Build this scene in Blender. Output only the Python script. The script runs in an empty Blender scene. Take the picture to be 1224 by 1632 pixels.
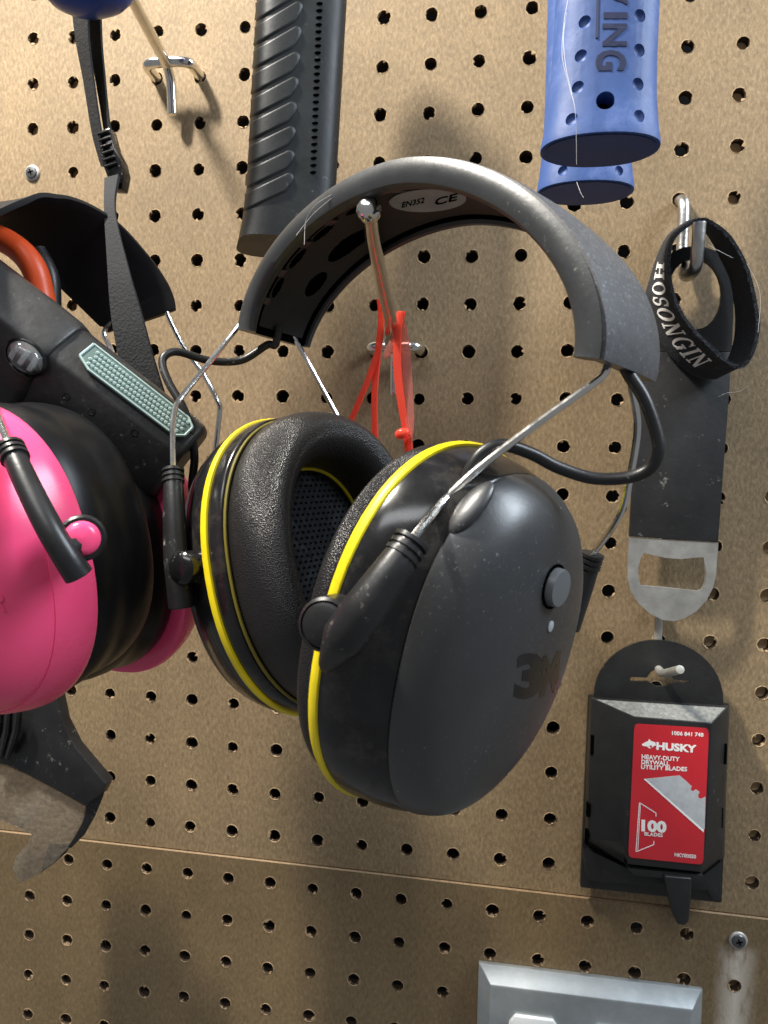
import bpy, bmesh, math, random
from mathutils import Vector as V, Matrix
from mathutils.bvhtree import BVHTree
from math import sin, cos, pi, radians, sqrt

SC = bpy.context.scene
COL = SC.collection
random.seed(7)

# ------------------------------------------------------------------ camera
# world: X right along the board, Y into the board (board face at Y=0), Z up, metres
CM = Matrix(((0.988593860, 0.148113492, 0.027286864),
             (0.034632455, -0.047243668, -0.998282840),
             (-0.146570026, 0.987841298, -0.051834334)))   # rows: image right, image down, forward
CC = V((0.267694601, -0.386684183, -0.245635056))
FPX = 1131.0
cd = bpy.data.cameras.new('camera')
cam = bpy.data.objects.new('camera', cd); COL.objects.link(cam)
cd.sensor_fit = 'VERTICAL'; cd.sensor_height = 24.0; cd.lens = 24.0 * FPX / 1632.0
cd.clip_start = 0.01; cd.clip_end = 50
cam.matrix_world = Matrix.Translation(CC) @ Matrix((CM[0], -V(CM[1]), -V(CM[2]))).transposed().to_4x4()
SC.camera = cam
cd.dof.use_dof = True; cd.dof.focus_distance = 0.27; cd.dof.aperture_fstop = 20.0

# ------------------------------------------------------------------ world, lamps, exposure
w = bpy.data.worlds.new('World'); SC.world = w; w.use_nodes = True
bg = w.node_tree.nodes['Background']
bg.inputs['Color'].default_value = (0.95, 0.97, 1.0, 1); bg.inputs['Strength'].default_value = 0.21

def area(name, loc, target, sx, sy, power, col):
    l = bpy.data.lights.new(name, 'AREA'); l.shape = 'RECTANGLE'; l.size = sx; l.size_y = sy
    l.energy = power; l.color = col
    o = bpy.data.objects.new(name, l); COL.objects.link(o)
    o.location = loc
    o.rotation_euler = (V(target) - V(loc)).to_track_quat('-Z', 'Y').to_euler()
    return o
area('ceiling_lamp', (-0.16, -0.33, 0.47), (0.12, -0.03, -0.12), 0.05, 0.11, 18.5, (1.0, 0.94, 0.84))
area('frontal_fill', (-0.15, -1.45, 1.15), (0.2, 0, -0.25), 1.3, 0.35, 14, (0.95, 0.97, 1.0))  # unseen fill light added behind the camera to brighten front-facing surfaces
area('side_lamp', (1.15, -0.30, 0.50), (0.28, -0.05, -0.25), 0.4, 0.55, 19, (0.80, 0.90, 1.0))
SC.view_settings.view_transform = 'Standard'; SC.view_settings.look = 'None'
SC.view_settings.gamma = 1.0; SC.view_settings.exposure = 0.0
SC.render.engine = 'CYCLES'

# ------------------------------------------------------------------ pixel helpers
def ray(u, v):
    return CM.transposed() @ V(((u - 612) / FPX, (v - 816) / FPX, 1.0))
def at(u, v, y):
    d = ray(u, v); return CC + d * ((y - CC.y) / d.y)
def atx(u, v, x):
    d = ray(u, v); return CC + d * ((x - CC.x) / d.x)
def P(*pts): return [at(*p) for p in pts]
def frame(yaw, pitch, roll):
    cy, sy, cp, sp, cr, sr = cos(yaw), sin(yaw), cos(pitch), sin(pitch), cos(roll), sin(roll)
    return (Matrix(((cy, sy, 0), (-sy, cy, 0), (0, 0, 1))) @ Matrix(((cp, 0, sp), (0, 1, 0), (-sp, 0, cp)))
            @ Matrix(((1, 0, 0), (0, cr, -sr), (0, sr, cr))))

# ------------------------------------------------------------------ materials
MAT = {}
def mat(name, col=(.5, .5, .5), rough=.5, metal=0, var=0, vscale=60, bump=0, bscale=200, btype='noise', dust=0,
        dustcol=(.55, .53, .48), dscale=260, trans=0, ior=1.45, spec=None, alpha=1, coat=0, detail=6, dthr=.67):
    if name in MAT: return MAT[name]
    m = bpy.data.materials.new(name); m.use_nodes = True
    nt = m.node_tree; N = nt.nodes; L = nt.links
    b = N['Principled BSDF']
    b.inputs['Base Color'].default_value = (*col, 1); b.inputs['Roughness'].default_value = rough
    b.inputs['Metallic'].default_value = metal; b.inputs['Transmission Weight'].default_value = trans
    b.inputs['IOR'].default_value = ior; b.inputs['Alpha'].default_value = alpha; b.inputs['Coat Weight'].default_value = coat
    if spec is not None: b.inputs['Specular IOR Level'].default_value = spec
    tc = N.new('ShaderNodeTexCoord')
    src = None
    if var:
        n = N.new('ShaderNodeTexNoise'); n.inputs['Scale'].default_value = vscale; n.inputs['Detail'].default_value = detail
        n.inputs['Roughness'].default_value = .65
        L.new(tc.outputs['Object'], n.inputs['Vector'])
        mr = N.new('ShaderNodeMapRange'); mr.inputs['From Min'].default_value = .25; mr.inputs['From Max'].default_value = .75
        mr.inputs['To Min'].default_value = 1 - var; mr.inputs['To Max'].default_value = 1 + var
        L.new(n.outputs['Fac'], mr.inputs['Value'])
        mx = N.new('ShaderNodeMix'); mx.data_type = 'RGBA'; mx.blend_type = 'MULTIPLY'
        mx.inputs['Factor'].default_value = 1; mx.inputs['A'].default_value = (*col, 1)
        L.new(mr.outputs['Result'], mx.inputs['B']); src = mx.outputs['Result']
        r = N.new('ShaderNodeMapRange'); r.inputs['To Min'].default_value = max(.03, rough - .12); r.inputs['To Max'].default_value = min(1, rough + .12)
        L.new(n.outputs['Fac'], r.inputs['Value']); L.new(r.outputs['Result'], b.inputs['Roughness'])
    if dust:
        n2 = N.new('ShaderNodeTexNoise'); n2.inputs['Scale'].default_value = dscale; n2.inputs['Detail'].default_value = 12
        n2.inputs['Roughness'].default_value = .75
        L.new(tc.outputs['Object'], n2.inputs['Vector'])
        n3 = N.new('ShaderNodeTexNoise'); n3.inputs['Scale'].default_value = 22; n3.inputs['Detail'].default_value = 3
        L.new(tc.outputs['Object'], n3.inputs['Vector'])
        ad = N.new('ShaderNodeMath'); ad.operation = 'MULTIPLY_ADD'; ad.inputs[1].default_value = .25
        L.new(n3.outputs['Fac'], ad.inputs[0]); L.new(n2.outputs['Fac'], ad.inputs[2])
        mr2 = N.new('ShaderNodeMapRange'); mr2.inputs['From Min'].default_value = dthr + .08; mr2.inputs['From Max'].default_value = dthr + .22
        mr2.inputs['To Max'].default_value = dust
        L.new(ad.outputs[0], mr2.inputs['Value'])
        mx2 = N.new('ShaderNodeMix'); mx2.data_type = 'RGBA'
        L.new(mr2.outputs['Result'], mx2.inputs['Factor'])
        if src: L.new(src, mx2.inputs['A'])
        else: mx2.inputs['A'].default_value = (*col, 1)
        mx2.inputs['B'].default_value = (*dustcol, 1); src = mx2.outputs['Result']
    if src: L.new(src, b.inputs['Base Color'])
    if bump:
        if btype == 'noise':
            n = N.new('ShaderNodeTexNoise'); n.inputs['Scale'].default_value = bscale; n.inputs['Detail'].default_value = 8; o = n.outputs['Fac']
        else:
            n = N.new('ShaderNodeTexVoronoi'); n.inputs['Scale'].default_value = bscale; o = n.outputs['Distance']
        L.new(tc.outputs['Object'], n.inputs['Vector'])
        bp = N.new('ShaderNodeBump'); bp.inputs['Strength'].default_value = bump; bp.inputs['Distance'].default_value = .0006
        L.new(o, bp.inputs['Height']); L.new(bp.outputs['Normal'], b.inputs['Normal'])
    MAT[name] = m
    return m

def board_mat(name, c1, c2, c3, rough, stain=None):
    m = bpy.data.materials.new(name); m.use_nodes = True; nt = m.node_tree; N = nt.nodes; L = nt.links
    b = N['Principled BSDF']; b.inputs['Roughness'].default_value = rough
    tc = N.new('ShaderNodeTexCoord')
    mp = N.new('ShaderNodeMapping'); mp.inputs['Rotation'].default_value = (0, .6, 0); mp.inputs['Scale'].default_value = (1.0, 1, .5)
    L.new(tc.outputs['Object'], mp.inputs['Vector'])
    def noise(s, d, vec, r=.6):
        n = N.new('ShaderNodeTexNoise'); n.inputs['Scale'].default_value = s; n.inputs['Detail'].default_value = d
        n.inputs['Roughness'].default_value = r; L.new(vec, n.inputs['Vector']); return n.outputs['Fac']
    fib = noise(640, 5, mp.outputs['Vector'], .75)
    mid = noise(90, 6, tc.outputs['Object'])
    big = noise(14, 4, tc.outputs['Object'])
    r1 = N.new('ShaderNodeValToRGB'); L.new(fib, r1.inputs['Fac'])
    r1.color_ramp.elements[0].position = .34; r1.color_ramp.elements[0].color = (*c1, 1)
    r1.color_ramp.elements[1].position = .68; r1.color_ramp.elements[1].color = (*c3, 1)
    e = r1.color_ramp.elements.new(.52); e.color = (*c2, 1)
    def mul(col, fac, lo, hi):
        mr = N.new('ShaderNodeMapRange'); mr.inputs['From Min'].default_value = .3; mr.inputs['From Max'].default_value = .7
        mr.inputs['To Min'].default_value = lo; mr.inputs['To Max'].default_value = hi; L.new(fac, mr.inputs['Value'])
        mx = N.new('ShaderNodeMix'); mx.data_type = 'RGBA'; mx.blend_type = 'MULTIPLY'; mx.inputs['Factor'].default_value = 1
        L.new(col, mx.inputs['A']); L.new(mr.outputs['Result'], mx.inputs['B']); return mx.outputs['Result']
    c = mul(r1.outputs['Color'], mid, .95, 1.05); c = mul(c, big, .86, 1.10)
    # vertical smears of handling wear
    mp2 = N.new('ShaderNodeMapping'); mp2.inputs['Scale'].default_value = (1, 1, .12); L.new(tc.outputs['Object'], mp2.inputs['Vector'])
    st = noise(38, 4, mp2.outputs['Vector']); c = mul(c, st, .92, 1.06)
    # sparse dark fibre specks
    sp = noise(900, 2, tc.outputs['Object'])
    mr = N.new('ShaderNodeMapRange'); mr.inputs['From Min'].default_value = .70; mr.inputs['From Max'].default_value = .76
    L.new(sp, mr.inputs['Value'])
    mx = N.new('ShaderNodeMix'); mx.data_type = 'RGBA'; L.new(mr.outputs['Result'], mx.inputs['Factor']); L.new(c, mx.inputs['A'])
    mx.inputs['B'].default_value = (c1[0]*.45, c1[1]*.42, c1[2]*.4, 1); c = mx.outputs['Result']
    if stain:   # pale plaster-dust drip under the screw
        sx, s0, s1, hw = stain
        se = N.new('ShaderNodeSeparateXYZ'); L.new(tc.outputs['Object'], se.inputs[0])
        def math_(op, a, bv=None, cl=False):
            n = N.new('ShaderNodeMath'); n.operation = op; n.use_clamp = cl
            if hasattr(a, 'links'): L.new(a, n.inputs[0])
            else: n.inputs[0].default_value = a
            if bv is not None:
                if hasattr(bv, 'links'): L.new(bv, n.inputs[1])
                else: n.inputs[1].default_value = bv
            return n.outputs[0]
        dx = math_('ABSOLUTE', math_('SUBTRACT', se.outputs[0], sx))
        fx = math_('SUBTRACT', 1.0, math_('DIVIDE', dx, hw), True)
        fz = math_('MULTIPLY', math_('DIVIDE', math_('SUBTRACT', s0, se.outputs[2]), .006, True), math_('DIVIDE', math_('SUBTRACT', se.outputs[2], s1), .04, True))
        mp3 = N.new('ShaderNodeMapping'); mp3.inputs['Scale'].default_value = (1, 1, .3); L.new(tc.outputs['Object'], mp3.inputs['Vector'])
        nn = noise(160, 8, mp3.outputs['Vector'], .7)
        k = math_('MULTIPLY', math_('MULTIPLY', fx, fz), math_('MULTIPLY', math_('SUBTRACT', nn, .30, True), 5.0, True), True)
        mx = N.new('ShaderNodeMix'); mx.data_type = 'RGBA'; L.new(k, mx.inputs['Factor']); L.new(c, mx.inputs['A'])
        mx.inputs['B'].default_value = (.52, .47, .40, 1); c = mx.outputs['Result']
    L.new(c, b.inputs['Base Color'])
    ad = N.new('ShaderNodeMath'); ad.operation = 'MULTIPLY_ADD'; ad.inputs[1].default_value = .4; L.new(mid, ad.inputs[0]); L.new(fib, ad.inputs[2])
    bp = N.new('ShaderNodeBump'); bp.inputs['Strength'].default_value = .35; bp.inputs['Distance'].default_value = .0007
    L.new(ad.outputs[0], bp.inputs['Height']); L.new(bp.outputs['Normal'], b.inputs['Normal'])
    return m

BLACK = dict(col=(.012, .012, .013))
mat('black_plastic', (.014, .014, .015), .38, var=.3, vscale=90, bump=.08, bscale=700, dust=.6, dthr=.66)
mat('black_gloss', (.009, .009, .010), .16, var=.3, vscale=70, dust=.7, dthr=.655, dscale=700)
mat('shell_gloss', (.010, .010, .011), .20, var=.9, vscale=55, dust=.55, dthr=.545, dscale=95, dustcol=(.055, .048, .040), detail=8)  # brown smears in the colour stand in for mottled reflections
mat('cover_matte', (.028, .029, .031), .39, spec=.85, var=.15, vscale=40, bump=.05, bscale=900, dust=.55, dthr=.645, dscale=900)
mat('band_rubber', (.034, .037, .040), .36, spec=.7, var=.15, vscale=80, bump=.08, bscale=700, dust=.5, dthr=.66, dscale=600)
mat('band_dusty', (.062, .062, .066), .55, var=.22, vscale=300, bump=.15, bscale=900, dust=.5, dthr=.62, dscale=800, dustcol=(.40, .40, .41))
mat('band_inside', (.020, .020, .021), .55, var=.3, vscale=90, bump=.1, bscale=500)
mat('leatherette', (.014, .014, .015), .30, bump=.5, bscale=2400, btype='vor', dust=.2, dthr=.72)
mat('liner_mesh', (.018, .019, .021), 1.0, spec=.15, bump=1.0, bscale=420, btype='vor')
mat('yellow', (.78, .62, .010), .42, var=.14, vscale=90, dust=.5, dthr=.62, dscale=300, dustcol=(.25, .20, .03))
mat('olive', (.16, .13, .015), .5)
mat('chrome', (.78, .77, .74), .16, metal=1, var=.08, vscale=200, bump=.1, bscale=500)
mat('zinc', (.52, .52, .51), .34, metal=1, var=.2, vscale=150, bump=.2, bscale=500)
mat('pale_wire', (.46, .45, .41), .4, metal=.6, var=.15, vscale=200)
mat('steel_dull', (.50, .49, .46), .42, metal=.85, var=.15, vscale=120, bump=.1, bscale=900)
mat('plate_steel', (.40, .43, .44), .38, metal=.7, var=.2, vscale=45, bump=.12, bscale=220)
mat('button_grey', (.10, .108, .112), .42)
mat('led_grey', (.30, .32, .33), .3)
mat('logo_gloss', (.012, .012, .012), .24)
mat('blue_grip', (.038, .088, .27), .55, var=.18, vscale=25, bump=.2, bscale=300, dust=.25, dthr=.57, dscale=60, dustcol=(.26, .33, .60))
mat('blue_dark', (.040, .068, .20), .6, var=.2)
mat('blue_letter', (.010, .016, .06), .7)
mat('blue_gloss', (.018, .060, .30), .30, var=.15, vscale=30)
mat('rib_rubber', (.016, .018, .019), .47, spec=.38, var=.3, vscale=60, bump=.12, bscale=500, dust=.5, dthr=.67, dscale=220)
mat('pink', (.98, .085, .225), .27, var=.06, vscale=25, bump=.03, bscale=100, dust=.25, dthr=.66, dscale=120, dustcol=(.95, .45, .60))
mat('pink_cushion', (.006, .006, .007), .36, var=.3, vscale=30, bump=.1, bscale=200, spec=.28)
mat('fabric_black', (.016, .017, .019), .95, var=.4, vscale=300, bump=.8, bscale=900, dust=.3, dthr=.68, dscale=700)
mat('felt', (.022, .024, .028), 1.0, var=.5, vscale=500, bump=1.0, bscale=1200, dust=.35, dthr=.66, dscale=700)
mat('web_black', (.010, .010, .011), .7, var=.3, vscale=400, bump=.6, bscale=900)
mat('white_ink', (.78, .78, .76), .6)
mat('red_label', (.50, .018, .028), .30, var=.08, vscale=30, coat=.3)
mat('grey_print', (.42, .44, .46), .4, var=.15, vscale=300)
mat('bin_plastic', (.014, .014, .014), .42, var=.25, vscale=80, bump=.15, bscale=600, dust=.5, dthr=.68, dscale=300)
mat('bin_dusty', (.16, .16, .15), .8, var=.5, vscale=500, bump=.3, bscale=800)
mat('rubber_coat', (.012, .012, .013), .55, var=.3, vscale=60, bump=.15, bscale=400, dust=.7, dthr=.665, dscale=160)
mat('orange', (.62, .075, .018), .40, var=.1, vscale=40)
mat('lamp_black', (.024, .024, .024), .42, var=.4, vscale=60, bump=.25, bscale=300, dust=.45, dthr=.66, dscale=420)
mat('clear_plastic', (.92, .95, .94), .08, trans=.92, ior=1.45)
mat('reflector', (.10, .145, .14), .25, bump=.1, bscale=500)
mat('reflector_dot', (.32, .43, .41), .2)
mat('red_clear', (1.0, .11, .065), .2, trans=.4, ior=1.3)
mat('red_lens', (.95, .42, .36), .12, trans=.8, ior=1.2)
mat('visor', (.42, .37, .30), .2, trans=.72, ior=1.3, bump=.8, bscale=300, var=.45, vscale=420)
mat('visor_dark', (.05, .05, .05), .2, trans=.4, ior=1.2)
mat('sticker', (.34, .35, .35), .6, var=.2, vscale=200)
mat('ink_and_shade_black', (.002, .002, .002), 1.0, spec=0)  # black print, and painted-in shade for holes and recesses
mat('screw_black', (.10, .105, .11), .40, metal=.6, var=.2, vscale=400)
mat('screw_washer', (.42, .40, .37), .5, metal=.5, var=.2, vscale=400)
mat('stud_wood', (.62, .43, .24), .8, var=.3, vscale=60)
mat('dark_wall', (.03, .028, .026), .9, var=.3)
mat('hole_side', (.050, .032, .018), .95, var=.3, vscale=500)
mat('rim_fibre', (.34, .24, .135), .9, var=.3, vscale=700, bump=.4, bscale=900)
mat('rim_fibre_low', (.28, .19, .11), .9, var=.3, vscale=700, bump=.4, bscale=900)
mat('outlet_white', (.72, .73, .72), .35)
mat('lint', (.75, .74, .72), .8)
mat('fob', (.008, .008, .009), .5)

# ------------------------------------------------------------------ object helpers
def tag(o, label=None, cat=None, group=None, kind=None):
    if label: o['label'] = label
    if cat: o['category'] = cat
    if group: o['group'] = group
    if kind: o['kind'] = kind
    return o
def thing(name, loc, label, cat, group=None):
    o = bpy.data.objects.new(name, None); COL.objects.link(o); o.location = loc
    o.empty_display_size = .01
    return tag(o, label, cat, group)
def worigin(o):
    p = V((0, 0, 0))
    while o: p += o.location; o = o.parent
    return p
BV = {}
def mk(name, vf, m, parent=None, smooth=True, angle=35, loc=None, bevel=0, seg=2, solid=0, key=None):
    """vf = (world verts, faces[, material indices]); one mesh object, origin at the parent's origin"""
    verts, faces = vf[0], vf[1]
    me = bpy.data.meshes.new(name)
    org = worigin(parent) if parent else (V(loc) if loc is not None else V((0, 0, 0)))
    me.from_pydata([tuple(V(v) - org) for v in verts], [], [tuple(f) for f in faces])
    if key: BV[key] = BVHTree.FromPolygons([V(v) for v in verts], [tuple(f) for f in faces])
    ms = m if isinstance(m, (list, tuple)) else [m]
    for x in ms: me.materials.append(MAT[x] if isinstance(x, str) else x)
    if len(vf) > 2 and vf[2]:
        for p, i in zip(me.polygons, vf[2]): p.material_index = i
    me.validate(); me.update()
    if bevel or True:
        b = bmesh.new(); b.from_mesh(me)
        bmesh.ops.remove_doubles(b, verts=b.verts, dist=1e-6)
        bmesh.ops.recalc_face_normals(b, faces=b.faces)
        if solid:
            bmesh.ops.solidify(b, geom=list(b.faces), thickness=solid)
            bmesh.ops.recalc_face_normals(b, faces=b.faces)
        if bevel:
            es = [e for e in b.edges if len(e.link_faces) == 2 and e.calc_face_angle(0) > .5]
            bmesh.ops.bevel(b, geom=es, offset=bevel, segments=seg, affect='EDGES', profile=.6, clamp_overlap=True)
        b.to_mesh(me); b.free()
    if smooth:
        me.shade_smooth(); me.set_sharp_from_angle(angle=radians(angle))
    o = bpy.data.objects.new(name, me); COL.objects.link(o)
    if parent: o.parent = parent
    elif loc is not None: o.location = loc
    return o
def crom(pts, n=8, closed=False):
    pts = [V(p) for p in pts]; out = []; k = len(pts)
    rng = range(k if closed else k - 1)
    for i in rng:
        if closed: a, b, c, d = pts[(i-1) % k], pts[i], pts[(i+1) % k], pts[(i+2) % k]
        else: a, b, c, d = pts[max(i-1, 0)], pts[i], pts[i+1], pts[min(i+2, k-1)]
        for j in range(n):
            t = j / n
            out.append(.5*((2*b) + (c-a)*t + (2*a-5*b+4*c-d)*t*t + (3*b-a-3*c+d)*t**3))
    if not closed: out.append(pts[-1])
    return out
def loft(rings, cap0=True, cap1=True, wrap=False):
    n = len(rings[0]); vs = [p for r in rings for p in r]; fs = []
    R = len(rings)
    for i in range(R if wrap else R - 1):
        for j in range(n):
            i2 = (i + 1) % R
            fs.append((i*n+j, i*n+(j+1) % n, i2*n+(j+1) % n, i2*n+j))
    if not wrap:
        if cap0: fs.append(tuple(range(n))[::-1])
        if cap1: fs.append(tuple((R-1)*n+j for j in range(n)))
    return vs, fs
def tube(path, r, n=12, caps=True, closed=False, flat=None):
    path = [V(p) for p in path]; k = len(path); rings = []; up = None
    for i, p in enumerate(path):
        if closed: t = path[(i+1) % k] - path[i-1]
        else: t = path[min(i+1, k-1)] - path[max(i-1, 0)]
        t.normalize()
        if up is None: up = t.orthogonal().normalized()
        up = (up - t*up.dot(t)).normalized()
        s = t.cross(up)
        rr = r[i] if isinstance(r, (list, tuple)) else r
        rings.append([p + (up*cos(2*pi*j/n) + s*sin(2*pi*j/n))*rr for j in range(n)])
    return loft(rings, caps, caps, wrap=closed)
def join(*vfs):
    V_, F_, I_ = [], [], []
    for k, vf in enumerate(vfs):
        o = len(V_); V_ += list(vf[0]); F_ += [tuple(i+o for i in f) for f in vf[1]]
        I_ += list(vf[2]) if len(vf) > 2 else [0]*len(vf[1])
    return V_, F_, I_
def prism(front, back):
    return loft([front, back])
def pprism(px, y0, y1):
    """outline traced in pixels on plane y0, extruded straight into the board to y1"""
    f = [at(u, v, y0) for u, v in px]; return prism(f, [V((p.x, y1, p.z)) for p in f])
def lathe(c, ax, prof, n=24):
    ax = V(ax).normalized(); u = ax.orthogonal().normalized(); s = ax.cross(u)
    return loft([[V(c)+ax*h+(u*cos(2*pi*j/n)+s*sin(2*pi*j/n))*max(r, 1e-5) for j in range(n)] for r, h in prof])
def ellipsoid(c, ax, n=20, m=12):
    A, B_, C_ = [V(x) for x in ax]; rings = []
    for i in range(1, m):
        t = pi*i/m; rings.append([V(c)+C_*cos(t)+(A*cos(2*pi*j/n)+B_*sin(2*pi*j/n))*sin(t) for j in range(n)])
    return loft(rings)
def box(c, X, Y, Z):
    c = V(c); X, Y, Z = V(X), V(Y), V(Z)
    f = [c-X-Y-Z, c+X-Y-Z, c+X-Y+Z, c-X-Y+Z]; return prism(f, [p+2*Y for p in f])
def text2d(s, bold=0.0):
    cu = bpy.data.curves.new('lettering', 'FONT'); cu.body = s; cu.size = 1; cu.offset = bold; cu.resolution_u = 3
    o = bpy.data.objects.new('lettering', cu); COL.objects.link(o)
    dg = bpy.context.evaluated_depsgraph_get(); me = bpy.data.meshes.new_from_object(o.evaluated_get(dg))
    vs = [(v.co.x, v.co.y) for v in me.vertices]; fs = [tuple(p.vertices) for p in me.polygons]
    bpy.data.objects.remove(o); bpy.data.curves.remove(cu); bpy.data.meshes.remove(me)
    x0, x1 = min(v[0] for v in vs), max(v[0] for v in vs); y0, y1 = min(v[1] for v in vs), max(v[1] for v in vs)
    return [((x-x0)/(x1-x0), (y-y0)/(y1-y0)) for x, y in vs], fs
def thick2d(vs2, fs, mapf, d):
    """flat shape mapped into space with front/back offset: mapf(x,y,h)"""
    n = len(vs2); top = [mapf(x, y, d) for x, y in vs2]; bot = [mapf(x, y, 0) for x, y in vs2]
    ec = {}
    for f in fs:
        for a, b in zip(f, f[1:]+f[:1]): ec[(a, b)] = 1
    F = [tuple(f) for f in fs] + [tuple(i+n for i in f[::-1]) for f in fs]
    F += [(b, a, a+n, b+n) for (a, b) in ec if (b, a) not in ec]
    return top+bot, F
def text_px(s, L, R, h, y, d=.00012, bold=.0, updir=(0, -1), top=None):
    """lettering lying on the plane Y=y: baseline from pixel L to R, cap height h px"""
    vs, fs = text2d(s, bold)
    def mp(x, t, k):
        u = L[0]+(R[0]-L[0])*x+updir[0]*h*t; v = L[1]+(R[1]-L[1])*x+updir[1]*h*t
        p = at(u, v, y); return V((p.x, p.y-k, p.z))
    return thick2d(vs, fs, mp, d)
def poly_px(pts, y, d=.0001):
    f = [at(u, v, y) for u, v in pts]; b = [p+V((0, 0, 0)) for p in f]
    return prism([V((p.x, p.y-d, p.z)) for p in f], b)
def hit(key, u, v):
    r = BV[key].ray_cast(CC, ray(u, v).normalized())
    return r[0], r[1]
def strand(name, pts, parent, r=.00008):
    return mk(name, tube(crom(P(*pts), 6), r, 5), 'lint', parent)

# ------------------------------------------------------------------ the setting: pegboard, studs, wall behind
CX = (-0.001356657, 0.252840747, -0.00109578, 0.00301762, -0.00033747, 0.00078268)
CZ = (-0.000307103, -0.004338464, -0.25217052, 0.00279342, 0.00023642, 0.00001883)
def hole_hi(c, r):
    c, r = c/10, r/10; b = (1, c, r, c*c, c*r, r*r)
    return sum(p*q for p, q in zip(CX, b)), sum(p*q for p, q in zip(CZ, b))
LX = (-0.001528058, 0.252102284, -0.003419536, 0.001109531); LZ = (-0.482587984, -0.000345923, -0.25187858, -0.000429593)
def hole_lo(c, r):
    c, r = c/10, r/10; b = (1, c, r, c*c)
    return sum(p*q for p, q in zip(LX, b)), sum(p*q for p, q in zip(LZ, b))
def make_board(name, hole, c0, c1, r0, r1, yf, th, mface, mrim, top_in=0, bot_in=0, nohole=(), botfn=None):
    rnd = random.Random(3 if r0 else 5)
    vs, fs, mi = [], [], []
    N = 24
    def q(c, r, y):
        x, z = hole(c, r)
        if botfn and r > r1+.45: z = botfn(x)
        return (x, y, z)
    for c in range(c0, c1+1):
        for r in range(r0, r1+1):
            a0, a1 = r-.5+(top_in if r == r0 else 0), r+.5-(bot_in if r == r1 else 0)
            base = len(vs)
            for k in range(N):            # cell border, starting at the right-middle going counter-clockwise
                t = 2*pi*(k+.5)/N - pi/N; dx, dz = cos(t), sin(t); m_ = max(abs(dx), abs(dz)); dx, dz = dx/m_*.5, dz/m_*.5
                rr = r-dz; rr = a0 if dz >= .4999 else a1 if dz <= -.4999 else rr
                rr = min(max(rr, a0), a1)
                vs.append(q(c+dx, rr, yf))
            if (c, r) in nohole:
                fs.append(tuple(base+k for k in range(N))); mi.append(0); continue
            x, z = hole(c, r); x += rnd.uniform(-.0003, .0003); z += rnd.uniform(-.0003, .0003)
            R0 = .00325*rnd.uniform(.95, 1.06)
            ph = [rnd.uniform(0, 6.28) for _ in range(3)]
            rag = [1+.04*sin(2*2*pi*k/N+ph[0])+.035*sin(5*2*pi*k/N+ph[1])+rnd.uniform(-.065, .065) for k in range(N)]
            for _ in range(rnd.choice((0, 0, 1, 1, 2, 2))):      # torn fibre tongues reaching into the hole
                k0 = rnd.randrange(N); s = rnd.uniform(.12, .45)
                rag[k0] -= s
                if rnd.random() < .6: rag[(k0+1) % N] -= s*.8
            wide = rnd.uniform(1.08, 1.24)
            rings = [([wide*(1+rnd.uniform(-.05, .05)) for k in range(N)], yf),
                     ([wide*.93*(1+rnd.uniform(-.03, .03)) for k in range(N)], yf-.00012*rnd.uniform(.3, 2)),
                     ([1.06*v for v in rag], yf+.00015), (rag, yf+.0007),
                     ([.5+.5*v for v in rag], yf+.0022), ([1.0]*N, yf+th)]
            for ks, y in rings:
                for k in range(N):
                    t = 2*pi*(k+.5)/N - pi/N
                    vs.append((x+cos(t)*R0*ks[k], y, z+sin(t)*R0*ks[k]))
            for i in range(len(rings)):
                for k in range(N):
                    fs.append((base+i*N+k, base+i*N+(k+1) % N, base+(i+1)*N+(k+1) % N, base+(i+1)*N+k))
                    mi.append(0 if i == 0 else (1 if i < 3 or (i < 5 and (rag[k] < .86 or rnd.random() < .10)) else 2))
    # board edges top and bottom
    for rr in (r0-.5+top_in, r1+.5-bot_in):
        b = len(vs); n = (c1-c0+1)*4
        sg = -1 if rr < (r0+r1)/2 else 1
        for i in range(n+1):
            c = c0-.5+i/4
            x, _, z = q(c, rr, 0); vs.append((x, yf+.00003, z-sg*.00003)); vs.append((x, yf+th, z-sg*.00003))
        for i in range(n): fs.append((b+2*i, b+2*i+2, b+2*i+3, b+2*i+1)); mi.append(1)
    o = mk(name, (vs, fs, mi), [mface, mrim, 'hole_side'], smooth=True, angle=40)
    for p_ in o.data.polygons:
        if p_.material_index == 0: p_.use_smooth = False
    return tag(o, kind='structure')
mb_hi = board_mat('hardboard_upper', (.152, .102, .052), (.234, .164, .087), (.328, .240, .138), .72)
xs, zs = hole_lo(16, 0)
mb_lo = board_mat('hardboard_lower', (.116, .077, .036), (.166, .114, .056), (.222, .157, .083), .50, stain=(xs, zs-.002, zs-.12, .0115))
up = make_board('pegboard', hole_hi, -5, 21, -5, 18, 0.0, .0048, mb_hi, 'rim_fibre', bot_in=.006, nohole={(0, 3), (0, 18)},
                botfn=lambda x: hole_lo((x+.0016)/.02535, -.5)[1]+.0007)
lo = make_board('pegboard', hole_lo, -5, 21, 0, 7, -.0016, .0048, mb_lo, 'rim_fibre_low', top_in=.0, nohole={(16, 0)})
for cc in (0, 16):
    x = hole_hi(cc-(.35 if cc else 0), 8)[0]
    s = mk('wall_stud', box((x, .0052+.0225, -.25), (.021, 0, 0), (0, .0225, 0), (0, 0, .55)), 'stud_wood', bevel=.001); tag(s, kind='structure')
wl_ = mk('wall', box((.2, .075, -.25), (.6, 0, 0), (0, .004, 0), (0, 0, .6)), 'dark_wall'); tag(wl_, kind='structure')

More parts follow.
